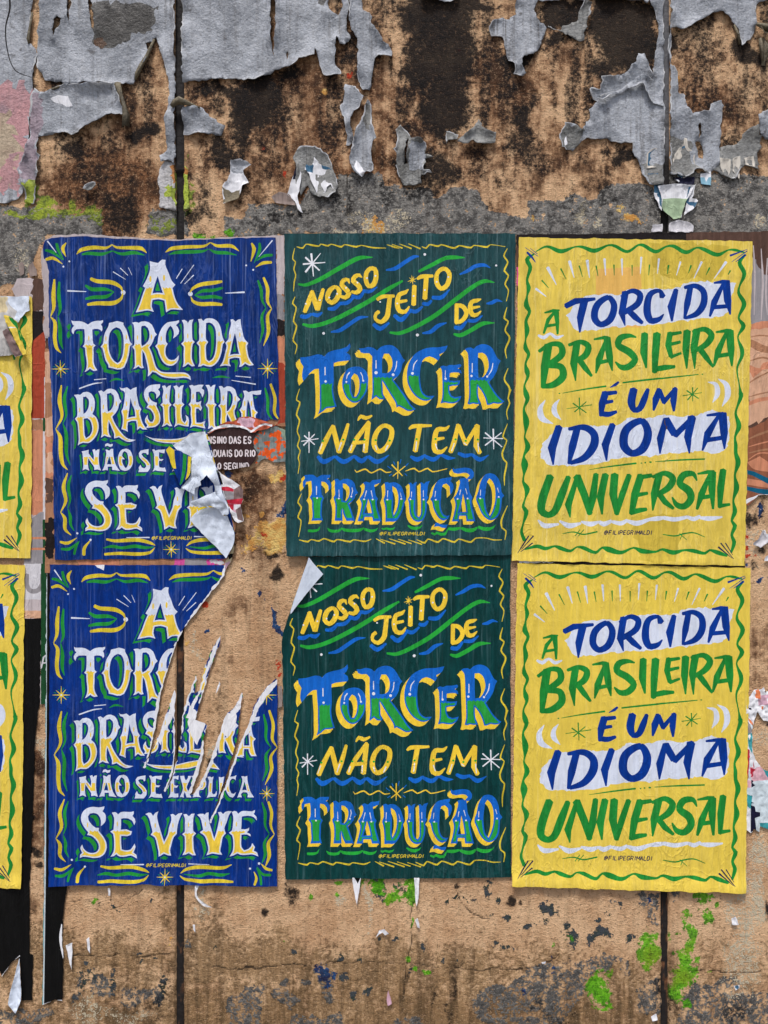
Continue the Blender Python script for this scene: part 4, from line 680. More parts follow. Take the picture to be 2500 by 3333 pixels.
    bd = [(R3, '180,160,6 250,128,16 340,158,28 430,130,10 470,130,18 550,155,28 640,120,12 680,125,20 760,160,20 830,118,14 860,120,22 940,160,24 1010,125,12 1050,125,22 1130,165,26 1200,135,12 1240,145,24 1330,180,26 1400,150,10 1440,150,18 1500,165,10'),
      (R3, '170,175,8 125,210,28 145,260,26 125,340,16 135,390,28 125,440,12 120,500,34 140,540,22 118,600,20 125,660,32 115,720,10 115,770,30 135,810,22 115,870,14 125,920,34 130,950,20 108,1010,12 118,1060,34 128,1090,30'),
      (R4, '128,70,28 125,90,24 105,140,14 120,220,40 115,290,12 110,320,12 130,380,34 105,440,14 110,490,46 105,560,12 100,600,16 125,650,36 115,700,12 100,760,20 120,790,30 100,870,12 90,920,20 110,975,24'),
      (R3, '1505,180,14 1470,230,26 1500,300,28 1470,380,12 1465,420,20 1500,490,30 1465,580,14 1495,630,30 1460,700,10 1485,780,28 1485,820,24 1455,900,12 1470,1010,10 1478,1060,26'),
      (R4, '1478,40,30 1480,60,28 1455,130,14 1445,170,16 1465,250,32 1440,320,14 1445,370,24 1445,420,24 1460,480,34 1440,560,14 1450,640,36 1430,720,14 1440,790,30 1420,850,16 1440,880,28 1420,940,18 1435,985,26 1415,1050,14'),
      (R4, '110,1030,10 190,1010,24 240,1025,24 300,1010,14 330,1020,26 400,1040,18 440,1015,10 480,1020,24 560,1050,20 600,1020,14 640,1030,36 720,1050,24 800,1020,12 850,1040,32 940,1045,14 980,1030,16 1050,1050,30 1120,1035,14 1180,1040,26 1250,1055,18 1280,1035,14 1330,1050,28 1390,1070,16')]
    add([Sh(G, 'border', [fr.stroke(t) for fr, t in bd])])
    o(R3, B, 'l 112,135,3 195,190,4;l 145,140,3 190,175,5;s 125,165,14 155,195,14 178,228,4;l 1410,186,14 1520,145,3;l 1420,225,3 1520,155,6;l 1445,225,3 1510,180,14', 'ornament')
    o(R4, D, 'l 65,1055,3 100,1000,9 135,945,8;l 90,1030,4 165,945,9;l 85,1045,4 160,990,9;l 1335,1015,12 1420,1085,3;l 1350,990,9 1430,1090,4;l 1380,990,8 1425,1065,4', 'ornament')
    o(R3, Wt, 'l 180,395,16 245,445,5;l 255,260,22 310,370,5;l 393,220,20 422,325,5;l 505,215,20 520,325,5;l 615,205,16 622,310,5;l 725,205,14 728,310,4;l 848,195,14 842,300,4;l 960,205,14 950,300,4;l 1095,225,12 1070,310,4;l 1230,225,14 1180,330,4;l 1385,225,18 1310,330,4', 'rays')
    o(R3, G, 'l 218,342,10 262,392,4;l 338,268,10 372,335,4;l 455,250,10 475,320,4;l 562,250,10 574,315,4;l 675,243,10 677,310,4;l 790,245,8 790,312,4;l 900,243,10 895,310,4;l 1022,245,12 1015,300,4;l 1162,248,12 1145,298,4;l 1280,262,12 1258,308,4;l 1412,280,10 1398,305,6', 'rays')
    return out
# ------------------------------------------------------------------ pavement and wall
Hf = lambda x, y: 0.0012 * (fbm(x / 45, y / 45, 3) - .5) + 0.0012 * (fbm(x / 14, y / 14, 5, 3) - .5)
def ground():
    bpy_me = bpy.data.meshes.new('pavement')
    bpy_me.from_pydata([(-40, -40, 0), (40, -40, 0), (40, 40, 0), (-40, 40, 0)], [], [(0, 1, 2, 3)])
    bpy_me.materials.append(pavement_material()); tag(link(bpy.data.objects.new('pavement', bpy_me)), kind='structure')
ground()
wall = thing('concrete_wall', 'rough brown mouldy wall with peeling grey coat behind all the posters', 'wall', 1250, 3731)

SOOT_SHADE = [(2300, 180, 110, 120, .46), (2400, 330, 70, 90, .5), (2230, 330, 30, 160, .5), (2460, 560, 40, 60, .5), (1410, 60, 130, 120, 1.2), (1430, 200, 115, 130, 1.1), (1455, 350, 100, 140, 1.0), (2030, 60, 130, 110, 1.2), (2060, 170, 90, 110, 1.05), (840, 320, 100, 110, 1.0), (800, 420, 40, 120, .7), (360, 640, 230, 150, .42), (250, 530, 120, 60, .5), (1380, 560, 160, 50, .75), (1700, 460, 60, 130, .7), (690, 330, 50, 60, .6), (950, 300, 40, 120, .45), (1640, 330, 50, 140, .55), (2260, 90, 50, 60, .5), (1415, 102, 95, 108, 1.1), (1440, 235, 92, 115, 1.0), (1461, 340, 92, 110, .95), (1420, 60, 120, 70, 1), (820, 335, 62, 105, 1.0), (800, 330, 66, 120, .9), (743, 487, 60, 55, .8), (730, 287, 140, 26, .9),  # mould stains; last blob on this line is shade painted under the coat edge
 (320, 590, 200, 150, .5), (470, 447, 60, 34, .9), (250, 500, 90, 50, .75), (400, 690, 90, 70, .75), (1820, 38, 95, 46, 1.1), (2019, 90, 105, 115, 1.15), (2060, 205, 66, 66, .95), (1983, 215, 75, 60, .8), (1806, 122, 44, 42, .95), (2090, 120, 45, 100, .8),
 (1690, 380, 50, 90, .8), (1715, 515, 75, 70, .6), (2034, 512, 66, 44, .8), (2418, 168, 36, 44, 1), (2190, 150, 22, 55, .9), (1389, 540, 110, 44, .8), (1440, 590, 80, 54, .7), (950, 235, 44, 26, .8), (1690, 205, 70, 40, .9),
 (1640, 250, 50, 60, .6), (2240, 160, 30, 80, .55), (2330, 200, 50, 40, .5), (2440, 210, 60, 50, .8), (2400, 90, 40, 30, .6), (1890, 520, 40, 30, .5), (1560, 520, 60, 90, .55), (1350, 610, 60, 40, .6), (1130, 150, 40, 90, .6), (1150, 60, 60, 50, .5),
 (1330, 440, 60, 80, .5), (1540, 20, 90, 26, .9), (640, 700, 44, 60, .7), (860, 480, 60, 40, .5), (900, 560, 50, 60, .5), (1060, 420, 40, 40, .35), (2085, 470, 30, 40, .6), (770, 620, 60, 60, .6), (930, 720, 120, 30, .55), (640, 620, 30, 60, .6),
 (900, 1870, 16, 26, .9), (913, 1857, 16, 26, .9), (890, 1795, 34, 10, .8, 20), (780, 1600, 40, 70, .42), (770, 1760, 40, 70, .45), (900, 1640, 30, 60, .3), (690, 2480, 26, 30, .7), (915, 2360, 10, 160, .4), (100, 2660, 14, 14, .9), (120, 2780, 22, 22, .8), (130, 2820, 16, 20, .7),
 (860, 2975, 18, 16, .75), (945, 2905, 22, 40, .65), (1480, 2880, 12, 16, .7), (1660, 2935, 16, 18, .9), (1690, 2940, 10, 12, .7), (2485, 2960, 18, 40, .8), (2440, 1690, 16, 26, .8), (2462, 1680, 14, 20, .7), (2476, 1795, 18, 18, .7), (2445, 1840, 18, 16, .6), (2150, 3250, 60, 90, .5), (1800, 3300, 90, 40, .45), (500, 3250, 90, 60, .4), (560, 3330, 130, 40, .4),
 (2405, 3300, 60, 60, .5), (1480, 3250, 12, 120, .5), (1430, 3260, 10, 60, .5), (1320, 3200, 10, 90, .4), (2490, 1650, 16, 40, .5), (2500, 2330, 20, 60, .4)]
DAMP = [(250, 3130, 420, 110, .86), (800, 3130, 420, 110, .86), (1300, 3160, 520, 110, .86), (1900, 3190, 420, 100, .72), (2350, 3160, 260, 130, .55), (1250, 3330, 1700, 190, .85), (560, 2950, 50, 90, .6), (640, 2960, 50, 110, .5), (690, 3000, 16, 60, .8), (500, 2400, 30, 200, .4), (690, 2330, 40, 200, .35), (120, 3120, 30, 200, .7)]
BROWN = [(1250, 350, 1500, 420, .62), (350, 620, 260, 200, 1), (800, 1650, 170, 230, .66), (760, 1960, 60, 120, .4), (740, 2040, 40, 140, .35), (1100, 560, 300, 160, .8), (1700, 560, 200, 130, .35), (1850, 250, 160, 140, .35), (110, 2600, 60, 420, .6), (1250, 3330, 1600, 170, .6), (2300, 320, 150, 190, .75), (2470, 2150, 60, 130, .5), (2120, 3060, 200, 120, .25)]
GREEN = [(1240, 2900, 60, 18, .7), (1330, 2900, 24, 40, .9), (1280, 2918, 30, 20, 1), (1262, 2940, 14, 10, .9), (1101, 2866, 15, 9, 1), (1097, 2908, 8, 9, 1), (1210, 2864, 12, 9, .9), (1246, 2864, 10, 9, .9), (1235, 2904, 22, 10, 1), (1278, 2925, 14, 14, 1), (1325, 2885, 20, 24, .95), (1338, 2925, 16, 14, 1), (1338, 2995, 6, 22, .8), (1328, 3128, 10, 12, 1), (1350, 3158, 8, 10, 1), (1386, 3155, 14, 14, .9), (1010, 2923, 8, 14, .7),
 (2114, 3085, 38, 46, 1), (2136, 3048, 16, 16, .9), (2229, 3057, 20, 52, 1), (2213, 3119, 34, 46, 1), (2218, 3190, 36, 60, 1), (2205, 3235, 30, 24, 1), (2239, 3268, 18, 16, 1), (2298, 2912, 36, 22, 1), (2290, 2935, 12, 20, .9), (2308, 2998, 20, 34, .85), (2265, 3165, 24, 18, .9), (2270, 3125, 14, 12, .8), (2310, 3155, 8, 8, .8), (2335, 2950, 8, 10, .8), (1947, 3205, 42, 50, 1), (1955, 3278, 34, 16, .95), (2183, 3050, 8, 20, .8), (1850, 3060, 18, 16, .6), (1800, 3080, 10, 10, .6), (2240, 2985, 18, 18, .7),
 (650, 768, 20, 12, 1), (745, 760, 18, 14, 1), (690, 775, 24, 8, .6), (925, 3063, 4, 6, .7), (308, 2935, 12, 7, .9)]
LIME = [(95, 640, 26, 30, 1), (235, 690, 40, 12, 1), (165, 668, 40, 18, 1), (240, 668, 12, 22, 1), (140, 716, 50, 10, 1), (300, 700, 40, 26, .75), (110, 615, 14, 20, 1), (50, 705, 44, 18, .95), (150, 690, 44, 16, 1), (130, 715, 36, 12, .9), (240, 672, 12, 18, 1), (270, 715, 50, 22, .62), (180, 700, 30, 18, .8), (540, 740, 50, 30, .5), (310, 720, 26, 24, .6), (600, 620, 12, 90, .6), (615, 690, 10, 40, .7)]
CREAM = [(2440, 2960, 30, 130, .85), (2415, 3080, 50, 140, .62), (2400, 2900, 20, 70, .6), (2470, 2870, 16, 60, .7), (1230, 760, 40, 40, .75), (1180, 700, 40, 24, .6), (1300, 720, 40, 40, .5), (1150, 770, 60, 16, .8), (1950, 735, 14, 26, .8), (1895, 690, 16, 30, .7), (1900, 715, 12, 14, .8), (1110, 2925, 20, 18, .8), (1200, 2945, 14, 44, .8), (1205, 3030, 8, 10, .6), (640, 2920, 20, 90, .6), (700, 2450, 30, 60, .8), (690, 2560, 26, 50, .6), (140, 2480, 14, 60, .6), (130, 2425, 20, 10, .8), (2490, 2400, 40, 30, .5), (920, 2480, 14, 200, .55), (2440, 1750, 60, 90, .45), (2470, 2760, 30, 60, .8), (2480, 730, 24, 20, .7), (60, 860, 30, 40, .4), (300, 3300, 60, 40, .45), (420, 3300, 90, 40, .4), (640, 2110, 14, 60, .5)]
BLUE = [(878, 2050, 12, 70, 1, -14), (842, 1932, 8, 12, 1), (858, 1958, 5, 10, .9), (890, 2000, 10, 10, 1), (795, 1852, 8, 10, .8), (675, 2052, 10, 8, .9), (1052, 3160, 24, 26, .9), (1085, 3185, 14, 24, .8), (1048, 3130, 8, 12, .8), (1062, 3205, 12, 20, .8), (2115, 2938, 12, 10, .8), (2478, 1662, 10, 18, .9), (2469, 1888, 9, 9, 1.1), (2485, 1875, 16, 6, .9), (2430, 1840, 6, 6, .9), (1790, 3170, 8, 34, .6), (1700, 3240, 10, 36, .6), (740, 1545, 16, 14, .8), (920, 1640, 16, 26, .8), (905, 1668, 20, 14, .8), (580, 2800, 0.1, 0.1, 0)]
OCHRE = [(870, 1745, 55, 40, 1.15), (905, 1705, 24, 40, 1.0), (898, 1540, 30, 14, 1.0), (877, 1738, 48, 36, .95), (905, 1720, 26, 36, .8), (845, 1755, 26, 30, .9), (895, 1545, 24, 14, .9), (850, 1672, 9, 12, .8), (795, 1680, 16, 8, .7), (1205, 720, 30, 34, .85), (1240, 735, 40, 30, .8), (1175, 712, 12, 22, .8), (2020, 690, 22, 22, .7), (2055, 720, 30, 16, .7), (1062, 292, 12, 14, .8), (610, 2090, 10, 16, .8), (1735, 715, 10, 14, .6), (2300, 480, 20, 14, .4), (2415, 470, 16, 12, .5), (565, 3060, 8, 40, .5), (2210, 265, 8, 20, .5)]
RED = [(668, 1966, 10, 9, 1), (901, 2165, 10, 16, .9), (908, 2190, 8, 12, .9), (1140, 242, 12, 10, .9), (857, 484, 6, 5, 1), (1495, 166, 5, 5, .9), (935, 570, 8, 12, .6), (925, 1548, 16, 8, 1), (2432, 1745, 12, 6, .9), (2430, 1785, 6, 8, .9), (2432, 1810, 10, 8, .9), (2456, 1812, 8, 4, .8), (855, 1755, 10, 16, .6), (590, 2290, 6, 12, .7)]
PINK = [(30, 300, 60, 30, .0)]
DKG = [(1942, 3050, 40, 28, .95), (1855, 3058, 22, 34, .9), (1848, 3020, 10, 22, .8), (2047, 3052, 18, 14, .9), (1795, 2965, 30, 22, .9), (1780, 3000, 20, 14, .7), (1725, 3018, 26, 8, .8), (1600, 2910, 16, 34, .8), (1620, 2935, 10, 14, .9), (1500, 2925, 26, 8, .8), (1460, 2932, 10, 14, .8), (1530, 2930, 16, 10, .8), (1590, 2985, 16, 8, .8), (1650, 2990, 14, 10, .9), (1650, 3088, 34, 9, .8), (1285, 3062, 14, 9, .9), (1233, 3062, 6, 8, .8), (1100, 3115, 18, 20, .7), (1170, 3125, 20, 10, .8), (1250, 2900, 40, 40, .75), (1310, 2900, 24, 24, .6), (1950, 2998, 12, 8, .9), (1985, 2975, 12, 14, .7), (2010, 2945, 18, 14, .6), (960, 3100, 12, 12, .6), (1430, 3120, 8, 20, .7), (1480, 3130, 6, 16, .6), (1330, 3170, 10, 30, .6), (1125, 3190, 20, 14, .8), (1150, 3245, 16, 20, .8), (1200, 3220, 16, 16, .7), (700, 3090, 10, 10, .7), (460, 3130, 8, 26, .7), (505, 3120, 9, 6, .8), (455, 3102, 9, 6, .8), (285, 3137, 12, 10, .7), (255, 3220, 12, 40, .8), (520, 3230, 18, 44, .8), (365, 3200, 16, 26, .7), (290, 3185, 20, 24, .6), (1375, 3088, 8, 18, .7), (2430, 2880, 6, 12, .6), (380, 2950, 20, 5, .7, 20), (330, 2945, 14, 5, .7, 20), (490, 2940, 6, 14, .6), (1410, 2740, 8, 8, .1)]
COATP = [(U2, '350,1280 400,1180 460,1150 560,1180 600,1080 680,1090 860,1120 880,1190 960,1180 1180,1190 1230,1270 1320,1210 1450,1200 1480,1270 1560,1330 1659,1360 1659,1510 0,1510 0,1280 180,1300'), (U3, '120,1270 290,1280 420,1230 540,1280 600,1200 700,1150 850,1180 985,1190 985,1510 120,1510'), (U3, '0,1380 120,1400 120,1510 0,1510'),
 (U3, '1000,1090 1350,1080 1600,1110 2200,1110 2200,1510 1000,1510'), (U1, '950,1380 1000,1330 1200,1340 1220,1510 950,1510'), (U1, '1420,1390 1620,1380 1659,1510 1420,1510'), (U1, '-600,1250 180,1300 460,1370 650,1350 650,1510 330,1510 200,1700 130,1800 -600,1900'),
 (B0, '770,780 920,800 1040,760 1045,900 980,910 940,860 830,920 770,880'), (B0, '540,740 730,760 740,830 560,880'), (B0, '1440,870 1560,840 1659,780 1659,1100 1450,1100'), (B0, '20,960 350,930 370,980 100,1100 -300,1100'), (B0, '1170,520 1220,520 1210,570 1170,580'), (B0, '480,760 520,760 510,900 470,900'),
 (B1, '0,860 130,810 120,960 90,1175 0,1175'), (B1, '160,880 240,780 270,900 350,930 250,1000 160,930'), (B1, '400,740 520,740 540,950 480,970 430,900'), (B1, '280,1010 590,1010 590,1175 250,1175'), (B1, '1330,950 1450,850 1560,830 1659,780 1659,1175 1380,1030'), (B1, '890,1040 1080,1030 1085,1175 890,1175'), (B1, '520,640 590,630 590,690 540,690'), (B1, '640,680 700,675 690,710 640,712'), (B1, '330,800 390,800 380,850 340,850'), (B1, '700,840 745,835 745,900 690,900'),
 (B2, '0,860 100,800 280,760 420,720 690,690 700,740 640,820 560,800 480,930 350,1138 0,1238'), (B2, '690,690 780,730 780,860 720,840'), (B2, '800,900 970,800 980,1080 800,1080'), (B2, '830,310 970,320 975,540 900,520 820,400'), (B2, '1040,300 1110,300 1100,380 1050,380'), (B2, '1180,860 1500,830 1520,1000 1500,1338 1040,1338 1100,1000'), (B2, '1240,960 1400,900 1700,950 1700,1338 1240,1338'), (B2, '650,340 710,340 700,390 650,390')]
def blob_field(L, X, Y, wx, wy):
    out = np.zeros(X.shape)
    for b in L:
        cx, cy, rx, ry, s = b[:5]; a = math.radians(b[5]) if len(b) > 5 else 0
        k = min(1.0, max(rx, ry) / 60.0)
        dx = X + wx * k - cx; dy = Y + wy * k - cy
        if a: dx, dy = dx * math.cos(a) + dy * math.sin(a), -dx * math.sin(a) + dy * math.cos(a)
        r = np.hypot(dx / rx, dy / ry); out = np.maximum(out, s * (1 - sstep(.25, 1.55, r)))
    return out
CRACKS = [(B0, '420,270 480,262 540,252 590,268 640,305 670,325 730,308 770,290 830,240 910,190'), (B0, '400,612 480,600 560,606 650,616 700,605 770,595 850,610 960,605 1090,595'), (B0, '1160,660 1230,672 1300,668 1400,680 1480,694 1560,684 1659,688'), (B1, '0,732 150,728 300,716 420,728 520,702 700,708 800,700 900,715 1000,708 1150,742 1250,735 1400,755 1520,742 1659,748'),
 (B1, '1002,350 990,420 998,500 990,600 960,760 945,900'), (B1, '1265,270 1285,330 1330,390 1400,430 1470,450'), (B2, '0,795 100,780 220,765 330,700'), (B2, '1150,806 1300,800 1450,812 1700,802'), (U2, '740,600 800,610 860,600 940,640'), (U2, '800,140 850,170 900,175'), (U2, '1420,530 1520,525 1659,545'), (U3, '0,560 130,590 240,600'), (F2, '1440,1040 1500,1062 1600,1085'), (U2, '590,1100 650,1110 720,1150 740,1210 800,1270'), (U2, '640,1090 650,1180 640,1360')]
def cracks(X, Y):
    out = np.zeros(X.shape)
    for fr, txt in CRACKS:
        p = spline(fr.raw(txt), False, allsmooth=True, step=14); lo, hi = p.min(0) - 20, p.max(0) + 20
        m = (X > lo[0]) & (X < hi[0]) & (Y > lo[1]) & (Y < hi[1])
        if not m.any(): continue
        q = np.stack([X[m] + 7 * (fbm(X[m] / 24, Y[m] / 24, 51) - .5), Y[m] + 12 * (fbm(X[m] / 16, Y[m] / 16, 53) - .5)], 1)
        d = dist_to(q, p, False); out[m] = np.maximum(out[m], (1 - sstep(.5, 4.6, d)) * (.35 + .65 * fbm(X[m] / 30, Y[m] / 30, 57)))
    return out
def masks(X, Y):
    wx = 60 * (fbm(X / 70, Y / 80, 21, 5) - .5) * 2; wy = 80 * (fbm(X / 70, Y / 90, 31, 5) - .5) * 2
    g = lambda L: blob_field(L, X, Y, wx, wy)
    coatm = np.zeros(X.shape); pts = np.stack([(X + wx * .35).ravel(), (Y + wy * .35).ravel()], 1)
    for fr, txt in COATP:
        p = fr.raw(txt); idx = np.where(((pts > p.min(0)) & (pts < p.max(0))).all(1))[0]
        if len(idx):
            q = idx[winding(pts[idx], p) != 0]; coatm.ravel()[q] = .80 if p[:, 1].mean() < 2000 else .53
    for _ in range(2):
        c = coatm.copy(); c[1:-1, 1:-1] = (coatm[1:-1, 1:-1] * 2 + coatm[:-2, 1:-1] + coatm[2:, 1:-1] + coatm[1:-1, :-2] + coatm[1:-1, 2:]) / 6; coatm = c
    soot_shade = 1.1 * g(SOOT_SHADE); soot_shade = np.maximum(soot_shade, .62 * sstep(.50, .68, fbm(X / 48, Y / 330, 43, 3)) * sstep(760, 420, Y)); soot_shade = np.maximum(soot_shade, .52 * sstep(.5, .72, fbm(X / 60, Y / 150, 41)) * sstep(800, 650, Y))
    brown = g(BROWN)
    one = np.ones(X.shape)
    m1 = np.stack([soot_shade, coatm, g(DAMP), g(GREEN)], -1); m2 = np.stack([g(CREAM), g(BLUE), g(OCHRE), g(RED)], -1); m3 = np.stack([g(LIME), cracks(X, Y), g(DKG), brown], -1)
    return m1, m2, m3
ys = np.concatenate([np.arange(-620, -20, 40), np.arange(-20, 3360, 5.0), np.arange(3360, 3731, 30), [3745]])
wm = wall_material()
def panel(xa, xb):
    xs = [xa]
    while xs[-1] < xb: xs.append(xs[-1] + (5.0 if -20 <= xs[-1] <= 2520 else 30.0))
    xs[-1] = xb; xs = np.array(xs)
    X, Y = np.meshgrid(xs, ys); D = Hf(X, Y)
    e = np.minimum(np.abs(X - xa), np.abs(X - xb))
    jit = 4 * (vnoise(Y / 30, X * 0, 77) - .5) + 3 * (vnoise(Y / 9, X * 0, 79) - .5)
    m1, m2, m3 = masks(X, Y)
    D = D + .0012 * sstep(.4, .6, m1[..., 1] + .8 * (fbm(X / 22, Y / 22, 61) - .5))
    D = D - .016 * sstep(3.5, 0, e + np.abs(jit) * 0 + np.minimum(jit, 1.5)) * (e < 14)          # rounded, chipped arrises at the joints
    o = grid_mesh('panel', X, Y, D, wm, wall)
    for nm, m in (('m1', m1), ('m2', m2), ('m3', m3)):
        at = o.data.attributes.new(nm, 'FLOAT_COLOR', 'POINT'); at.data.foreach_set('color', m.reshape(-1).astype(np.float32))
    return o
for xa, xb in ((-900, 575), (595, 2156), (2175, 3500)): panel(xa, xb)
jm = joint_material()
def joint(xa, xb, fn):
    xs = np.linspace(xa, xb, 7); X, Y = np.meshgrid(xs, np.concatenate([np.arange(-620, 3730, 6.0), [3745]]))
    t = (X - xa) / (xb - xa); D = fn(Y) - .004 * (2 * t - 1) ** 2 + .002 * (fbm(X / 8, Y / 20, 9) - .5)
    o = grid_mesh('joint_filler', X, Y, D, jm, wall)
    m = np.zeros(X.shape + (4,)); m[..., 3] = 1; return o, X, Y, m
for xa, xb, ci in ((568, 602, 0), (2149, 2183, 1)):
    fn = (lambda Y: np.where(Y < 560, .001, -.006) + .0 * Y) if ci == 0 else (lambda Y: -.008 + .008 * sstep(760, 600, Y))
    o, X, Y, m = joint(xa, xb, fn)
    m[..., 0] = (sstep(640, 420, Y) * .62 if ci else .12 * sstep(500, 300, Y)); m[..., 1] = (.35 * sstep(40, 0, np.abs(Y - 545)) if ci == 0 else 0) + .38 * sstep(.5, .62, fbm(X / 12, Y / 60, 88)) * sstep(1500, 2000, Y)
    at = o.data.attributes.new('m1', 'FLOAT_COLOR', 'POINT'); at.data.foreach_set('color', m.reshape(-1).astype(np.float32))

# ------------------------------------------------------------------ peeling coats (parts of the wall)
def crease(x, y, s, seed): return np.abs(fbm(x / s, y / s, seed, 3) - .5) * 2
def flake(fr, txt, ink, lift=.008, wid=16, base=.0035, holes=(), seed=1, parent=wall, shapes=(), name='peeling_coat', rough=3.5, bulge=.002, grid=12, solid=.0014, grp=None):
    ol = rough_loop(fr.poly(txt) if isinstance(txt, str) else txt, rough, 8, seed); hl = [rough_loop(fr.poly(h), rough * .8, 7, seed + 5) for h in holes]
    def zf(x, y):
        p = np.stack([x, y], 1); d = dist_to(p, ol)
        for h in hl: d = np.minimum(d, dist_to(p, h))
        n = np.clip(fbm(x / 55, y / 55, seed, 2) * 2.6 - .75, 0, 1.3)
        return base + lift * np.exp(-d / wid) * n + bulge * fbm(x / 40, y / 40, seed + 3)
    r = sheet(parent, ol, hl, list(shapes) + ([Sh('coat_lip', 'x', lips(ol, seed))] if ink in ('coat_grey', 'coat_rough') else []), zf, ink, grid=grid, base_grp=grp or name, solid=solid, normals=False, single=grp or name)
    return r
def lips(ol, seed):
    out = []; n = len(ol); f = fbm(ol[:, 0] / 40, ol[:, 1] / 40, seed + 71, 2)
    run = []
    for i in range(n + 1):
        p = ol[i % n]
        if f[i % n] > .52 and i < n: run.append([p[0], p[1], 2.4 + 7 * max(0, f[i % n] - .52) * 3.4])
        else:
            if len(run) > 3: out.append(ribbon(np.array(run)))
            run = []
    return out
TOP = -1180
def band(fr, ink, txt, amp=6, seed=3): return Sh(ink, 'x', [rough_loop(fr.poly(txt), amp, 7, seed)])
flake(U1, '-1700,%d 215,%d 215,0 200,120 185,280 235,320 240,390 212,470 208,600 195,700 180,930 150,1020 125,1090 155,1210 120,1260 60,1290 -80,1300 -1700,1250' % (TOP, TOP), 'coat_grey', .004, 8, .0030, seed=11, bulge=.001, grid=20,
  shapes=[Sh('crack', 'x', U1.strokes('s 52,-300,8 62,-40,12 66,60,12 40,180,9 52,330,7 100,450,6 205,497,4')), band(U1, 'coat_pink', '-1700,540 150,545 206,600 196,740 185,900 150,1010 120,1120 150,1220 -1700,1260', 26), band(U1, 'coat_peach', '-1700,720 -60,640 60,760 100,900 90,1010 130,1100 60,1160 -200,1250 -1700,1260', 34, 5), band(U1, 'coat_pink', '40,1010 90,1000 110,1100 120,1170 20,1160 0,1090', 10, 6)])
flake(U1, '222,560 290,602 400,548 510,552 640,545 740,548 770,650 792,728 780,740 690,745 590,795 490,858 380,852 300,868 250,875 245,980 268,1000 244,1050 250,1110 232,1140 240,1190 215,1300 170,1290 160,1200 132,1090 160,1010 190,920 205,700', 'coat_grey', .013, 16, .0040, seed=12, bulge=.004,
  shapes=[band(U1, 'coat_pinkgrey', '150,560 240,600 270,760 240,880 250,1000 240,1140 130,1140 150,1000 190,900', 12), band(U1, 'coat_lime', '150,1180 250,1150 245,1310 150,1310', 8), band(U1, 'torn', '330,640 360,618 440,620 450,650 468,678 430,682 395,665 345,658', 2)])
flake(U1, '255,%d 430,%d 432,0 442,170 458,0 462,%d 1114,%d 1114,1000 1112,1045 1060,1022 1030,1042 1015,1000 1068,960 1058,860 1052,760 1074,650 1078,545 1060,480 1050,420 1025,340 1005,255 985,252 960,320 930,390 880,480 855,540 720,548 690,538 510,533 490,545 390,528 290,515 270,475 240,430 245,340 265,100' % (TOP, TOP, TOP, TOP), 'coat_grey', .011, 16, .0042, seed=13, bulge=.003,
  holes=['345,200 352,140 370,115 398,125 385,165 360,200 352,260', '566,5 580,0 600,100 606,200 592,180 575,80', '925,275 965,280 945,345'],
  shapes=[band(U1, 'coat_dark', '600,30 700,25 830,35 990,40 992,120 985,215 900,225 800,285 700,300 640,318 605,270 595,180', 12), band(U1, 'coat_brown', '605,255 640,250 690,290 640,320 612,290', 6)])
flake(U1, '1166,%d 2228,%d 2216,0 2211,100 2201,180 2231,245 2186,300 2161,295 2141,250 2136,290 2131,400 2171,480 2081,495 2051,480 2006,320 2001,360 1901,395 1881,430 1751,465 1661,505 1561,515 1480,505 1400,512 1300,515 1240,525 1164,528' % (TOP, TOP), 'coat_grey', .013, 18, .0040, seed=14, bulge=.003, grid=16,
  holes=['1728,30 1745,-20 1756,60 1752,200 1740,380 1728,300 1722,150', '2090,-30 2170,-20 2178,60 2150,105 2105,85 2085,50', '1820,340 1830,325 1834,360 1824,400'], shapes=[band(U1, 'coat_dark', '2000,-60 2080,-60 2075,30 2030,45', 6)])
flake(U2, '668,%d 742,%d 735,0 742,80 790,110 800,160 850,240 872,285 910,290 930,372 880,368 840,362 820,400 790,582 745,588 720,520 708,400 715,260 690,240 663,130' % (TOP, TOP), 'coat_grey', .012, 14, .0040, seed=15)
flake(U2, '630,540 700,560 745,622 720,690 682,730 665,800 680,870 660,932 640,932 640,840 615,740 603,690 625,650', 'coat_grey', .012, 14, .003, seed=16)
flake(U2, '770,645 802,700 805,800 825,890 800,920 810,1100 760,1110 740,1132 690,1100 663,1020 680,920 700,840 740,760', 'coat_grey', .012, 14, .003, seed=17, shapes=[band(U2, 'torn', '700,1020 730,1060 760,1105 740,1132 700,1090 695,1050', 3), band(U2, 'coat_rough', '740,640 800,700 805,800 780,830 745,780', 6)])
flake(U2, '950,830 985,800 1030,850 1045,878 1100,890 1140,912 1140,985 1188,994 1140,1012 1130,1088 1178,1098 1112,1120 1112,1168 1000,1182 960,1080 955,980 944,960 960,920', 'coat_rough', .012, 12, .003, holes=['1018,900 1034,882 1026,960 1022,1050 1006,1048 1010,960'], seed=18, shapes=[band(U2, 'coat_grey', '1040,900 1140,915 1140,1000 1125,1090 1040,1080', 5)])
flake(U2, '1270,833 1342,860 1340,890 1285,892 1276,918', 'coat_rough', .008, 10, .003, seed=19); flake(U2, '1345,905 1390,868 1440,830 1480,765 1520,830 1587,850 1580,922 1480,920 1440,902 1410,922', 'coat_rough', .014, 12, .003, seed=20)
flake(U2, '305,1000 340,945 400,933 480,960 530,1010 547,1060 585,1150 575,1230 500,1260 420,1240 395,1180 350,1240 320,1180 325,1080', 'coat_rough', .008, 12, .003, seed=21)
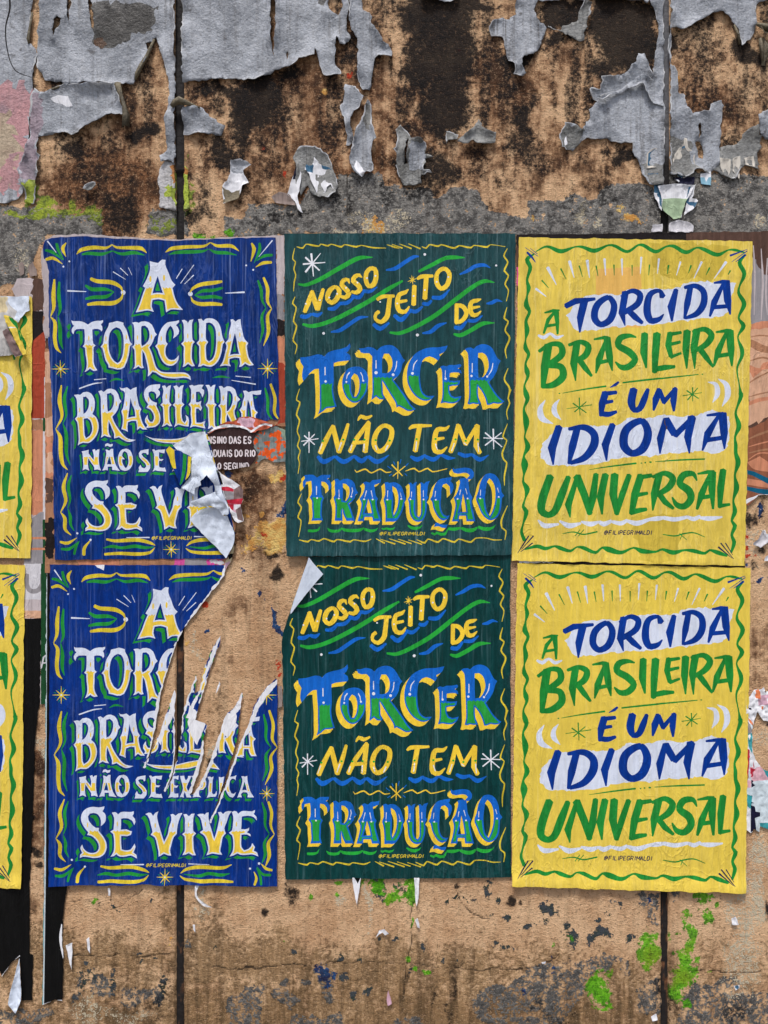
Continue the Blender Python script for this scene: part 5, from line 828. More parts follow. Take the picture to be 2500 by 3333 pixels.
flake(U3, '50,-200 380,-200 450,-40 300,10 190,15 170,70 180,120 250,190 230,232 210,280 180,345 130,362 80,400 112,480 100,502 40,482 50,430 20,395 0,385 -20,270 -40,240 -100,232 -115,180 -80,140 -30,125 0,132 50,100', 'coat_grey', .012, 14, .004, seed=22, bulge=.003)
flake(U2, '1110,-200 1345,-200 1342,0 1292,26 1200,8 1110,2', 'coat_grey', .01, 10, .004, seed=23)
flake(U3, '250,185 330,200 395,150 440,140 470,40 500,20 525,35 515,120 495,190 490,265 455,265 380,230 320,200 262,190', 'coat_rough', .016, 10, .004, seed=24, rough=5)
flake(U3, '380,%d 990,%d 990,1185 900,1182 850,1090 840,1040 800,980 790,920 660,907 640,880 580,892 490,895 420,962 345,942 330,880 370,790 400,792 470,832 490,800 525,740 520,700 575,648 540,640 515,570 550,568 585,572 600,500 740,482 800,420 835,343 870,350 890,430 920,482 926,400 945,300 956,190 940,90 900,20 875,47 860,15 690,5 450,10' % (TOP, TOP), 'coat_grey', .010, 14, .0038, seed=25, bulge=.002, grid=16, holes=['570,555 592,550 590,575 575,578'],
  shapes=[band(U3, 'coat_rough', '330,780 480,830 470,900 420,960 340,940', 8), band(U3, 'torn', '362,900 372,868 382,925 365,930', 2), band(U3, 'coat_rough', '840,1040 990,1060 990,1185 900,1180', 8)])
flake(U3, '560,640 720,575 850,492 900,510 970,560 985,700 900,640 850,545 720,600 640,625 600,650', 'coat_grey', .012, 8, .0062, seed=26)
flake(U3, '1034,%d 2100,%d 2100,20 1800,20 1659,5 1580,30 1570,80 1580,155 1550,250 1480,302 1475,200 1440,160 1360,88 1300,95 1160,172 1110,197 1040,197 1015,290 1035,420 1065,450 1080,590 1130,612 1150,700 1172,727 1275,712 1290,670 1350,655 1362,720 1345,890 1340,930 1352,1000 1330,1060 1280,1100 1200,1080 1150,1120 1034,1120' % (TOP, TOP), 'coat_grey', .012, 14, .0038, seed=27, bulge=.002, grid=16, holes=['1204,800 1220,782 1226,850 1214,892 1202,860', '1180,915 1215,910 1244,950 1240,1010 1215,1005'],
  shapes=[band(U3, 'coat_rough', '1034,880 1160,900 1190,1040 1280,1100 1034,1125', 12)])
flake(U3, '1590,740 1659,700 1900,690 1900,900 1650,892 1605,850', 'coat_grey', .012, 12, .004, seed=28); flake(U3, '1352,935 1430,930 1540,820 1600,790 1605,900 1590,1010 1600,1090 1500,1060 1440,1140 1380,1120 1310,1080', 'coat_rough', .008, 10, .003, seed=29, rough=6)
flake(U3, '1575,160 1659,180 1900,170 1900,240 1700,235 1620,250', 'coat_olive', .02, 12, .005, seed=30); flake(U3, '1590,270 1620,260 1640,330 1630,430 1610,420', 'coat_olive', .018, 10, .004, seed=31)
flake(U1, '1166,690 1270,688 1335,740 1437,815 1410,862 1290,858 1166,862', 'coat_grey', .016, 16, .004, seed=32)
flake(U1, '1020,1080 1050,1020 1115,1048 1122,1342 1020,1330 1014,1200', 'coat_white', .005, 12, .003, seed=33, shapes=[band(U1, 'coat_orange', '1085,1065 1122,1050 1122,1180 1095,1130', 6), band(U1, 'coat_lime', '1060,1180 1122,1200 1122,1300 1040,1240', 10)])
flake(U1, '1170,1060 1200,1080 1195,1200 1217,1332 1172,1345', 'coat_lime', .004, 8, .003, seed=34, shapes=[band(U1, 'coat_orange', '1172,1065 1200,1085 1195,1120 1172,1110', 4)])
flake(U1, '540,1210 565,1180 615,1165 600,1200 565,1218', 'coat_rough', .008, 6, .003, seed=38)
# rolled-back strips of coat
def roll(fr, txt, ink, seed=1, base=.004, arc=235, a0=-30, name='curled_coat', parent=wall):
    p = fr.pts(txt); n = 20; t = np.gradient(p[:, :2], axis=0); t /= np.hypot(t[:, 0], t[:, 1])[:, None]
    nn = np.stack([-t[:, 1], t[:, 0]], 1); V = []; F = []
    for i in range(len(p)):
        r = p[i, 2] / 2.5 * S * (1 + .28 * math.sin(i * 1.7 + seed * 2.3))
        for k in range(n):
            a = math.radians(a0 + arc * k / (n - 1)); rr = r * (1 - .45 * k / n + .10 * math.sin(k * .9 + i * 1.3)) * (1 + .12 * math.sin(i * 2.1 + seed))
            d = base + r * .9 + rr * math.sin(a); q = p[i, :2] + nn[i] * rr / S * math.cos(a); V.append(w3(q[0], q[1], d) - np.array(parent.location))
    for i in range(len(p) - 1):
        for k in range(n - 1): F.append((i * n + k, i * n + k + 1, (i + 1) * n + k + 1, (i + 1) * n + k))
    me = bpy.data.meshes.new(name); me.from_pydata([tuple(v) for v in V], [], F); me.materials.append(INK(ink))
    me.polygons.foreach_set('use_smooth', [True] * len(F)); o = link(bpy.data.objects.new(name, me), parent)
    md = o.modifiers.new('thickness', 'SOLIDIFY'); md.thickness = .0012; return o
roll(U1, '758,545,44 775,610,50 798,680,46 815,750,44 812,822,56', 'coat_olive', 1); roll(U1, '1095,690,36 1120,668,50 1150,655,48 1200,670,38 1250,688,20 1275,696,8', 'coat_olive', 2, .010)
roll(U1, '985,258,10 965,310,22 940,370,34 905,430,40 880,480,30 865,515,12', 'coat_olive', 3); roll(U1, '212,90,14 198,180,22 190,260,26 190,285,8', 'coat_olive', 4); roll(U3, '1570,170,24 1620,190,34 1659,205,36 1720,225,30', 'coat_olive', 5, .012); roll(U3, '1598,262,18 1606,330,26 1614,400,24', 'coat_olive', 6, .01)
roll(U1, '290,600,12 330,580,26 380,560,16 405,548,6', 'coat_olive', 7); roll(U3, '1440,165,8 1465,230,16 1475,290,14', 'coat_olive', 8)
# ------------------------------------------------------------------ posters
JOINTS = (585, 2166)
def paper_zf(base, seed, amp=1.0, extra=None, dip=.0016):
    def f(x, y):
        g = .15 + .85 * sstep(.38, .62, fbm(x / 150, y / 200, seed + 21, 2))
        z = base + amp * (.0014 * g * fbm(x / 30, y / 240, seed, 3) + .0018 * fbm(x / 110, y / 150, seed + 4, 2) + .0012 * g * crease(x + .2 * y, y * .4, 60, seed + 8))
        for j in JOINTS: z = z - dip * np.exp(-((x - j) / 15.0) ** 2)
        if extra is not None: z = z + extra(x, y)
        return z
    return f
NAMES = {'first_letter': 'lettering', 'word_nao_se': 'lettering'}
def lname(r):
    for k, o in r.items():
        o.name = 'lettering' if (k.startswith('word_') or k == 'first_letter') else k
def re_ink(s, m):
    if m and s.ink in m: s.ink = m[s.ink]
    return s
def poster(name, label, group, quad, design, ink, zf, outline=None, holes=(), extra=(), over=(), remap=None):
    e = thing(name, label, 'poster', (quad[2][0] + quad[3][0]) / 2, (quad[2][1] + quad[3][1]) / 2, group)
    H = from_unit(quad); ol = np.array(quad, float) if outline is None else np.array(outline, float)
    ol = rough_loop(ol, 1.9, 15, int(abs(quad[0][0])) % 97)
    r = sheet(e, ol, [np.array(h) for h in holes], list(extra) + [re_ink(s.mapped(H), remap) for s in design] + list(over), zf, ink)
    lname(r); return e
edge = lambda y0, w, a: (lambda x, y: a * np.exp(-((y - y0) / w) ** 2) * np.clip(fbm(x / 60, y * 0, 5, 2) * 2.4 - .7, 0, 1.2))
BD, GD, YD = blue_design(), green_design(), yellow_design()
# upper blue: rounded curling corner, ripped away at its lower right
ou = np.vstack([F1.raw('95,250 91,180 95,120 108,96 140,78 200,68 330,62 520,76 700,82 900,88 1100,82 1300,72 1540,68 1550,540 1560,1000'), K.raw('1540,0 1500,30 1420,25 1330,60 1290,20 1180,-5 1000,-5 955,30 880,60 790,75 690,130 610,150 560,205 600,330 640,500 700,690 760,900 800,1050 870,1230 890,1350 935,1560 925,1690 830,1895')])
ou = np.vstack([ou, [Q_BU[3]], F2.raw('150,700 148,300')])
bu = poster('wall_poster', 'blue poster with its lower right corner ripped open into a hanging white flap', 'blue posters', Q_BU, BD, 'blue_worn', paper_zf(.0068, 101, 1.25, lambda x, y: .010 * np.exp(-((x - 148) / 30) ** 2 - ((y - 790) / 60) ** 2)), ou, remap={'blue': 'blue_worn'})
# lower blue: big diagonal tear and slits
mt = F3.raw('1228,60 1222,140 1195,175 1130,250 1085,310 1040,370 1000,420 960,480 920,560 895,640 860,740 835,830 815,900 805,990 790,1065 760,1225 722,1337 770,1230 820,1115 850,1025 880,930 905,860 915,900 905,1000 905,1085 912,1215 905,1335 880,1415 845,1490 890,1415 925,1295 945,1165 955,1025 980,930 1010,850 1042,762 1044,800 1030,880 1062,860 1095,720 1140,600 1195,512 1190,570 1160,640 1140,690 1110,790 1070,930 1050,990 1040,1040 1060,1050 1090,1065 1110,1075 1090,1165 1085,1255 1060,1365 1005,1510 1025,1512 1085,1405 1130,1305 1160,1225 1190,1125 1215,1045 1240,1000 1290,950 1332,868 1335,895 1318,980 1310,1065 1300,1165 1260,1295 1215,1435 1165,1585 1125,1690 1180,1565 1230,1445 1280,1295 1330,1165 1380,1045 1400,965 1430,915 1480,838 1540,790 1560,800 1640,780 1640,40 1232,40')
mt = rough_loop(mt, 2.2, 8, 4)
def rim(fr, txt): return fr.strokes(txt)
def rag(L): return [rough_loop(o, 2.6, 5, i) for i, o in enumerate(L)]
TORN = [Sh('torn', 'torn_edge', rag(rim(F3, 'l 1222,80,16 1215,150,26 1180,190,22 1130,255,20 1085,315,16 1035,380,26 1000,430,20 955,490,12 915,570,10 890,650,10 855,750,14 832,840,16 810,920,22 800,1000,26 785,1080,20 755,1230,10 722,1340,16;l 905,855,10 898,950,40 885,1010,34 870,1060,18 830,1120,10 780,1225,8;l 905,1000,14 910,1100,22 918,1200,26 908,1330,26 880,1420,18 845,1490,14;l 945,1165,10 958,1020,14 985,920,20 1040,770,16;l 1190,520,8 1160,600,22 1125,690,16 1085,800,14 1060,880,10 1020,960,26 990,1030,20;l 1150,650,6 1110,790,8 1065,940,10;l 1330,875,12 1310,960,40 1275,1000,30 1290,1060,10;l 1555,795,14 1500,850,40 1450,910,36 1420,970,26 1390,1050,24;l 1390,1040,20 1335,1165,14 1285,1295,12 1235,1445,12 1180,1570,14 1128,1690,10;l 1095,1170,34 1088,1260,40 1062,1370,50 1015,1500,44;l 1215,1050,20 1190,1130,30 1160,1230,34 1130,1310,36 1085,1410,30 1030,1510,16'))
   + rag([F4.poly('1180,60 1220,35 1275,45 1292,110 1270,150 1240,192 1215,170 1200,130'), F4.poly('1000,20 1030,10 1062,50 1115,60 1085,150 1052,236 1020,190 995,110'), F4.poly('805,70 850,60 838,160 822,235 806,200'), F4.poly('1340,90 1392,80 1380,150 1330,205 1320,160')]))]
bl_out = np.array([Q_BL[0], Q_BL[1], Q_BL[2], F4.raw('1420,1122')[0], F4.raw('1250,1115')[0], F4.raw('1000,1112')[0], F4.raw('700,1110')[0], F4.raw('300,1112')[0], Q_BL[3]])
bl = poster('wall_poster', 'blue poster whose upper right is torn off diagonally, showing brown wall through rips', 'blue posters', Q_BL, BD, 'blue', paper_zf(.0062, 131, .9, edge(2885, 30, .006)), bl_out, [mt], over=TORN + [Sh('torn', 'torn_edge', [F3.poly('410,75 470,72 465,108 440,95 425,90')])])
# green posters
gu = poster('wall_poster', 'intact dark green poster hanging over the top edge of another green one', 'green posters', Q_GU, GD, 'green_worn', paper_zf(.0086, 151, 1.2, edge(1808, 26, .005)))
gl_out = np.array([(1007, 1811), (980, 1890), (955, 1962), (942, 2004), (926, 2050), (919, 2088), (924, 2400), Q_GL[3], Q_GL[2], (1661, 2300), Q_GL[1]], float)
gl = poster('wall_poster', 'dark green poster with its top left corner folded over to show white', 'green posters', Q_GL, GD, 'green', paper_zf(.0056, 171, .9, lambda x, y: .012 * np.exp(-np.maximum(0, (x - 918) * .93 + (y - 1810) * -.0) / 40) * np.exp(-((y - 2020) / 110) ** 2)), gl_out)
yu = poster('wall_poster', 'wrinkled stained yellow poster directly above the clean yellow one', 'yellow posters', Q_YU, YD, 'yellow_worn', paper_zf(.0066, 191, 1.3, edge(1833, 20, .004), .0034),
  extra=[Sh('yellow_pink', 'paper', [R3.poly('560,270 840,255 850,380 840,640 700,640 560,640')]), Sh('yellow_stain', 'paper', [rough_loop(R4.poly('790,830 900,800 1050,830 1090,900 1085,1010 1060,1110 840,1110 830,1000 800,930'), 8, 12, 6)]), Sh('yellow_stain', 'paper', [rough_loop(R3.poly('900,100 1200,110 1400,130 1380,260 1300,330 1000,310 930,250'), 10, 16, 9)])])
yl = poster('wall_poster', 'bright clean yellow poster at the bottom right above green paint splashes', 'yellow posters', Q_YL, YD, 'yellow', paper_zf(.0060, 211, .9, lambda x, y: .009 * np.exp(-((y - (2880 + .03 * (x - 1660))) / 40) ** 2) * (.4 + .6 * np.sin(x / 37) ** 2)))
# the two yellow posters cut by the left edge of the photo
lu_out = np.array([(-646, 967), M.raw('400,240')[0], M.raw('700,232')[0], M.raw('830,222')[0], M.raw('890,235')[0], M.raw('905,300')[0], M.raw('905,1000')[0], (108, 1200), (107, 1500), Q_LU[2], Q_LU[3]], float)
lu = poster('wall_poster', 'yellow poster at the left edge, its torn top folded down as a grey white flap', 'yellow posters', Q_LU, YD, 'yellow_worn', paper_zf(.0060, 231, 1.1), lu_out)
ll = poster('wall_poster', 'yellow poster at the bottom left hanging over black paper', 'yellow posters', Q_LL, YD, 'yellow', paper_zf(.0060, 251, .9, edge(2885, 30, .006)))

def piece(parent, fr, txt, ink, zf, shapes=(), name='torn_flap', seed=1, rough=1.6, grid=9, single=True, solid=0.0):
    ol = rough_loop(fr.poly(txt, corner=35), rough, 7, seed)
    return sheet(parent, ol, [], list(shapes), zf, ink, grid=grid, base_grp=name, solid=solid, single=name if single else None)
def crumple(base, a, s, seed, fx=0, fy=0, ox=0, oy=0):
    return lambda x, y: base + a * crease(x, y, s, seed) + .35 * a * crease(x, y, s * .35, seed + 4) + fx * (x - ox) + fy * (y - oy)
# ripped flap of the upper blue poster
ko = K.o; kk = K.k
piece(bu, K, '340,1370 430,1270 520,1230 650,1210 740,1250 800,1320 850,1320 880,1420 937,1560 925,1690 828,1895 700,1750 500,1550 430,1480', 'back', lambda x, y: .013 + .010 * crease(x + .4 * y, y * .3, 70, 301) + .0025 * fbm((x + .5 * y) / 24, y / 140, 302, 3) + .0035 * crease(x, y, 30, 303), seed=41)
piece(bu, K, '100,355 130,380 190,340 300,268 380,215 545,196 590,320 640,500 700,690 760,900 800,1050 872,1220 880,1310 800,1180 710,1030 685,1000 690,930 655,850 600,780 550,828 490,858 510,912 420,950 410,1037 290,975 230,935 270,890 350,780 372,535 300,500 195,445', 'back',
  lambda x, y: .016 + .012 * crease(x + .3 * y, y, 95, 305) + .006 * np.exp(-((x - (ko[0] + 560 * kk) - .25 * (y - ko[1] - 300 * kk)) / 26) ** 2) + .004 * crease(x, y, 30, 308) + .026 * np.exp(-((x - ko[0] - 600 * kk) / 26) ** 2 - ((y - ko[1] - 860 * kk) / 30) ** 2), shapes=[Sh('back_dirty', 'x', K.strokes('190,350,10 300,275,16 380,220,12 540,198,8'))], seed=42)
piece(bu, K, '30,440 70,392 140,438 200,448 300,498 374,536 352,780 222,922 150,740 90,600', 'blue', lambda x, y: .020 + .006 * np.sin((x - ko[0] - 30 * kk) / 42.0) + .001 * crease(x, y, 40, 311),
  shapes=[Sh('orn_yellow', 'x', [K.poly('25,435 70,390 142,440 150,560 168,692 120,690 85,600')]), Sh('blue_green', 'x', [K.poly('262,485 312,510 292,750 245,890 215,915 250,720')]), Sh('orn_yellow', 'x', [K.poly('328,525 378,538 358,745 285,880 318,720')])], seed=43)
piece(bu, K, '370,1130 440,1108 560,1060 690,1003 722,1060 832,1160 872,1250 866,1312 790,1312 740,1240 700,1210 600,1185 540,1205 430,1197 382,1165', 'back', lambda x, y: .028 + .009 * crease(x, y, 44, 317) + .004 * np.sin((y - ko[1] - 1000 * kk) / 16.0), seed=44)
piece(bu, K, '460,1215 560,1200 600,1212 470,1255', 'orn_yellow', crumple(.030, .003, 30, 319), seed=45)
piece(gl, Frame(0, 0, 1659), '1007,1813 1030,1842 1053,1868 1000,1930 942,2005 958,1955 982,1886', 'back', lambda x, y: .012 + .010 * np.exp(-((x - 985) / 26) ** 2), name='folded_corner', seed=46, rough=.6)
# folded top of the left yellow poster
piece(lu, M, '-1500,225 260,228 400,242 560,240 832,222 848,612 760,650 690,740 552,952 450,872 330,790 200,770 250,930 320,1080 190,1200 260,1380 470,1810 0,1842 -1500,1850', 'back_dirty', crumple(.012, .008, 70, 331), shapes=[Sh('back', 'x', [M.poly('250,235 830,225 850,620 690,740 560,950 440,860 520,640 300,440')]), Sh('torn_cream', 'x', [rough_loop(M.poly('-1500,240 240,240 240,640 60,680 -1500,650'), 6, 8, 3)])], seed=47)
piece(lu, M, '195,768 330,788 452,868 552,950 602,1140 692,1450 832,1788 720,1845 500,1420 350,1140 300,1060', 'yellow', crumple(.022, .007, 45, 337), shapes=[Sh('y_green', 'x', [M.poly('325,798 450,868 550,958 604,1130 694,1470 640,1432 588,1250 565,1130 450,1000 370,900')]), Sh('torn', 'x', M.strokes('l 195,1190,20 260,1130,34 380,1085,36 530,1100,14'))], seed=48)
piece(lu, M, '183,1200 345,1128 722,1832 520,1902 460,1805 260,1380', 'ph_brown2', crumple(.026, .007, 40, 341), shapes=[Sh('torn', 'x', M.strokes('l 500,1900,16 720,1838,14 830,1790,14'))], seed=49)

# ------------------------------------------------------------------ older paper under the posters
def oldpaper(name, label, cat, ol, ink, shapes, zf, group=None, rough=2.0, seed=1, part='paper'):
    ol = np.array(ol, float); e = thing(name, label, cat, ol[:, 0].mean(), ol[:, 1].max(), group)
    sheet(e, rough_loop(ol, rough, 12, seed), [], shapes, zf, ink, base_grp=part, grid=14); return e
def rect(fr, ink, a, b, c, d, grp='print', r=9.0): return Sh(ink, grp, [rough_loop(fr.raw('%g,%g %g,%g %g,%g %g,%g' % (a, b, c, b, c, d, a, d)), r, 5, int(a + b) % 50)])
A1 = np.vstack([F1.raw('96,700 90,600 96,450 82,300 74,200 88,110 100,84 150,56 330,44 520,60 700,72 900,80 1100,75 1300,64 1594,54'), [(932, 1385)]])
A1 = np.vstack([A1, K.raw('1640,115 1560,110 1480,110 1440,120 1330,80 1210,140 1160,185 1070,130 900,110 690,135 560,215 640,500 740,900 860,1230 890,1350 960,1400 950,1440 930,1600 925,1800 880,1950 840,2000 795,2075 600,2075'), [(150, 1865), (150, 1500)]])
pale = [rect(F1, 'ph_pale', 60, 30, 1660, 110), rect(LF, 'ph_pale', 285, 0, 350, 620), rect(LF, 'ph_brown', 298, 620, 350, 690), rect(LF, 'ph_flesh', 296, 690, 352, 1250), rect(LF, 'ph_tan', 296, 900, 352, 1130), rect(LF, 'ph_orange', 300, 1250, 356, 1500), rect(LF, 'ph_flesh', 300, 1350, 356, 1470),
  rect(LF, 'ph_brown', 300, 1520, 358, 1690), rect(LF, 'ph_tan', 300, 1690, 358, 1790), rect(LF, 'ph_black', 300, 1790, 366, 2040), rect(LF, 'ph_tan', 330, 2040, 760, 2120),
  rect(F1, 'ph_pale', 1535, 60, 1600, 430), rect(F1, 'ph_grey', 1535, 430, 1600, 580), rect(F1, 'ph_black', 1540, 590, 1602, 690), rect(F1, 'ph_orange', 1545, 690, 1604, 900), rect(F1, 'ph_red', 1545, 860, 1606, 1100), rect(F2, 'ph_red', 1555, 0, 1608, 280),
  rect(F2, 'ph_tan', 130, 1118, 1300, 1170), rect(F2, 'ph_orange', 300, 1118, 560, 1170, r=6), rect(F2, 'ph_pink', 908, 1115, 975, 1170), rect(F2, 'ph_grey', 970, 1115, 1120, 1170, r=5), rect(F2, 'ph_pink', 1115, 1115, 1210, 1160, r=6), rect(F2, 'ph_white', 1130, 1125, 1215, 1150, r=5),
  Sh('torn_cream', 'print', [rough_loop(K.poly('828,1890 930,1690 930,1800 885,1950 840,2010 795,2080 805,1950'), 3, 7, 3)]), Sh('rim_pink', 'print', [K.poly('800,1960 880,1930 850,2000 795,2080')]), Sh('bk', 'print', [rough_loop(K.poly('850,1860 880,1820 915,1830 900,1880 860,1900'), 4, 5, 8), rough_loop(K.poly('870,1235 900,1250 970,1295 965,1390 920,1420 890,1350'), 4, 5, 9)])]
oldpaper('old_poster', 'older photo poster showing as thin pink and brown margins around the upper blue poster', 'poster', A1, 'ph_tan', pale, paper_zf(.0042, 401, 1.0, lambda x, y: .008 * np.exp(-((x - 146) / 16) ** 2) * (y < 1100)), seed=3)
piecezf = crumple(.0062, .003, 40, 421)
rimt = thing('torn_paper', 'ripped pink and orange strip of paper above the dark scrap of text', 'torn paper', 730, 1430)
sheet(rimt, rough_loop(K.poly('560,210 690,125 780,78 880,55 960,38 1000,-5 1180,-5 1300,38 1390,70 1480,105 1400,140 1300,170 1210,190 1160,200 1070,150 1000,140 850,130 700,160 600,215'), 2, 7, 5), [], [Sh('rim_pink', 'x', [rough_loop(K.poly('985,0 1180,-10 1210,40 1190,90 1230,140 1100,120 1030,110 960,60'), 5, 7, 3)]), Sh('torn', 'x', K.strokes('560,212,18 690,140,34 850,112,40 1000,128,38 1080,150,40 1160,188,30 1215,150,30 1330,92,24 1440,110,30'))], crumple(.0075, .006, 26, 423), 'rim_orange', base_grp='paper', grid=8, single='paper')
rem = thing('torn_paper', 'dark brown scrap of older poster with three lines of white capitals', 'torn paper', 760, 1530)
txt = [Sh('rem_white', 'lettering', [K.pts(q) for q in lettering('NSINO DAS ES', 582, 1172, 258, 346, 17)]), Sh('rem_white', 'lettering', [K.pts(q) for q in lettering('DUAIS DO RIO', 655, 1226, 438, 524, 17)]), Sh('rem_white', 'lettering', [K.pts(q) for q in lettering('O SEGUND', 708, 1140, 612, 694, 17)])]
sheet(rem, rough_loop(K.poly('540,205 700,135 900,112 1070,130 1160,185 1210,140 1330,80 1440,105 1400,140 1260,185 1195,262 1182,330 1210,440 1242,480 1230,545 1180,612 1122,672 1040,665 960,687 830,705 700,702 620,600'), 2, 8, 9), [], txt + [Sh('rem_white', 'paper', [K.poly('1340,90 1370,85 1390,110 1370,125 1345,115'), K.poly('1280,130 1330,122 1340,135 1290,142')])], lambda x, y: .0052 + .0022 * fbm(x / 120, y / 12, 431, 3), 'rem_brown', grid=8)
op = thing('torn_paper', 'grey patch spattered with orange paint left stuck beside the green poster', 'torn paper', 885, 1500)
sheet(op, rough_loop(K.poly('1195,260 1300,180 1440,118 1480,110 1600,160 1700,200 1700,605 1480,600 1420,592 1370,560 1260,592 1190,632 1250,550 1242,480 1212,440 1182,330'), 3, 8, 11), [], [Sh('orange_paint', 'paint', [rough_loop(K.poly(q), 11, 3.5, i) for i, q in enumerate(('1190,280 1240,310 1250,390 1215,420 1190,350', '1440,190 1520,170 1560,230 1570,300 1590,360 1520,420 1500,360 1450,260', '1340,310 1390,300 1370,360 1330,380', '1320,450 1400,415 1440,430 1400,500 1350,510', '1510,490 1570,475 1585,510 1530,540', '1180,620 1210,560 1260,560 1230,610', '1310,185 1360,170 1350,200 1320,205', '1370,560 1400,520 1420,560 1405,590', '1600,360 1660,350 1660,390 1610,400'))] + [rough_loop(K.dot(rx, ry, 14 + 16 * rv, 12 + 14 * rv), 7, 3.5, 60 + ri) for ri, (rx, ry, rv) in enumerate(np.random.RandomState(4).uniform([1200, 180, 0], [1640, 590, 1], (26, 3)))]), Sh('coat_lime2', 'paint', [rough_loop(K.poly('1520,130 1600,150 1660,210 1660,340 1590,260 1560,200'), 4, 6, 3)])], crumple(.0035, .002, 16, 441), 'coat_patch', grid=8)
pp = thing('torn_paper', 'curled cream, pink and red strip of paper sticking out behind the white flap', 'torn paper', 770, 1690)
sheet(pp, rough_loop(K.poly('690,690 740,738 850,810 1022,918 1055,970 1060,1085 1030,1170 1030,1200 1062,1392 1000,1418 950,1395 900,1300 850,1160 780,1000'), 1.6, 7, 13), [], [Sh('rim_pink', 'p', [K.poly('845,1160 1045,1160 1025,1260 960,1280 900,1240')]), Sh('c_red', 'p', [K.poly('740,935 850,932 930,965 928,998 780,985'), K.poly('820,1110 1062,1085 1040,1168 850,1160'), K.poly('850,1165 930,1165 925,1250 890,1230')]), Sh('ph_grey', 'p', [K.poly('785,985 928,998 930,1100 825,1110')]), Sh('ph_brown2', 'p', [K.poly('930,970 1022,918 1062,970 1064,1088 930,1102'), K.poly('960,1240 1030,1200 1064,1395 990,1370')]), Sh('bk', 'p', [K.raw('698,690 735,750 782,900 752,905 715,790')]), Sh('torn', 'p', [K.poly('930,1180 1030,1172 1028,1200 950,1245')])],
  lambda x, y: .0095 + .014 * np.exp(-((x - (ko[0] + 1010 * kk)) / 22) ** 2) + .006 * crease(x, y, 34, 451), 'torn', base_grp='paper', grid=8, single='paper')
# left edge sheets
A2 = [(40, 935), (38, 950), (58, 908), (100, 905), (152, 912), (153, 2288), (132, 2290), (137, 2012), (80, 2012), (80, 1835), (98, 1700), (98, 990), (60, 985)]
a2 = [rect(LF, 'ph_brown', 180, 200, 310, 430), rect(LF, 'ph_pale', 60, 200, 215, 380), Sh('ph_black', 'print', [LF.raw('190,430 310,430 310,560 190,660')]), Sh('ph_red', 'print', [LF.raw('190,650 310,545 310,1130 190,1130')]), rect(LF, 'ph_red', 190, 740, 296, 1000), rect(LF, 'ph_tan', 190, 1130, 310, 1215), rect(LF, 'ph_orange', 190, 1215, 310, 1750), rect(LF, 'ph_white', 284, 1215, 300, 1800, r=.5), rect(LF, 'ph_green', 284, 1125, 300, 1215, r=.5), rect(LF, 'ph_white', 294, 860, 302, 1125, r=.5),
  Sh('ph_grey', 'print', [LF.raw('150,1790 220,1780 260,1745 290,1740 290,2090 150,2090')]), rect(LF, 'ph_green', 283, 1790, 304, 2230, r=.5), rect(LF, 'ph_orange', 150, 1905, 300, 1920, r=.5), rect(LF, 'ph_orange', 150, 1975, 300, 1990, r=.5), rect(LG, 'ph_white', 100, 50, 196, 240, r=.5), rect(LG, 'ph_pale', 100, 218, 196, 272, r=.5), rect(LG, 'ph_flesh', 100, 270, 240, 306, r=.5),
  Sh('ph_grey', 'lettering', [LG.stroke('l 128,100,22 128,150,22'), LG.stroke('s 128,148,22 140,172,22 160,180,22 185,172,22 200,148,22'), LG.stroke('l 202,100,22 202,150,22')]), rect(LG, 'ph_green', 195, 50, 222, 720, r=.5), Sh('ph_white', 'lettering', LG.strokes('l 196,540,7 208,488,8 222,478,8;l 200,516,6 222,514,6'))]
oldpaper('old_poster', 'narrow strip of old red, orange and green poster beside the left yellow poster', 'poster', A2, 'ph_pale', a2, paper_zf(.0030, 461, .8), seed=5)
bk1 = LG.raw('-900,290 118,300 196,304 190,712 182,722 166,900 161,1100 151,1350 141,1560 140,1880 158,1886 153,2100 105,2098 96,1890 60,1920 12,1987 0,1960 -900,2010')
oldpaper('black_paper', 'wide black paper sheet hanging from under the left yellow poster, torn at the bottom', 'torn paper', bk1, 'bk', [Sh('torn', 'print', LG.strokes('l 96,1888,4 60,1922,4 12,1985,5'))], paper_zf(.0022, 471, .8), seed=6)
bk2 = LG.raw('221,40 240,40 240,1480 322,1480 318,1560 300,1700 293,1790 300,1900 297,2098 262,2096 203,2120 210,1500 217,700')
oldpaper('black_paper', 'long black paper strip with thin pale left edge hanging below the blue poster', 'torn paper', bk2, 'bk', [Sh('line', 'print', [LG.stroke('l 221,40,7 219,700,8 214,1500,9 205,2118,9')]), Sh('c_teal', 'print', [LG.stroke('l 219,700,2.5 210,1500,2.5 203,2118,3')]), Sh('torn', 'print', LG.strokes('s 293,1740,4 288,1800,14 294,1860,10 300,1900,3;l 205,2118,5 262,2098,4 297,2098,5'))], paper_zf(.0034, 481, .8), seed=7)
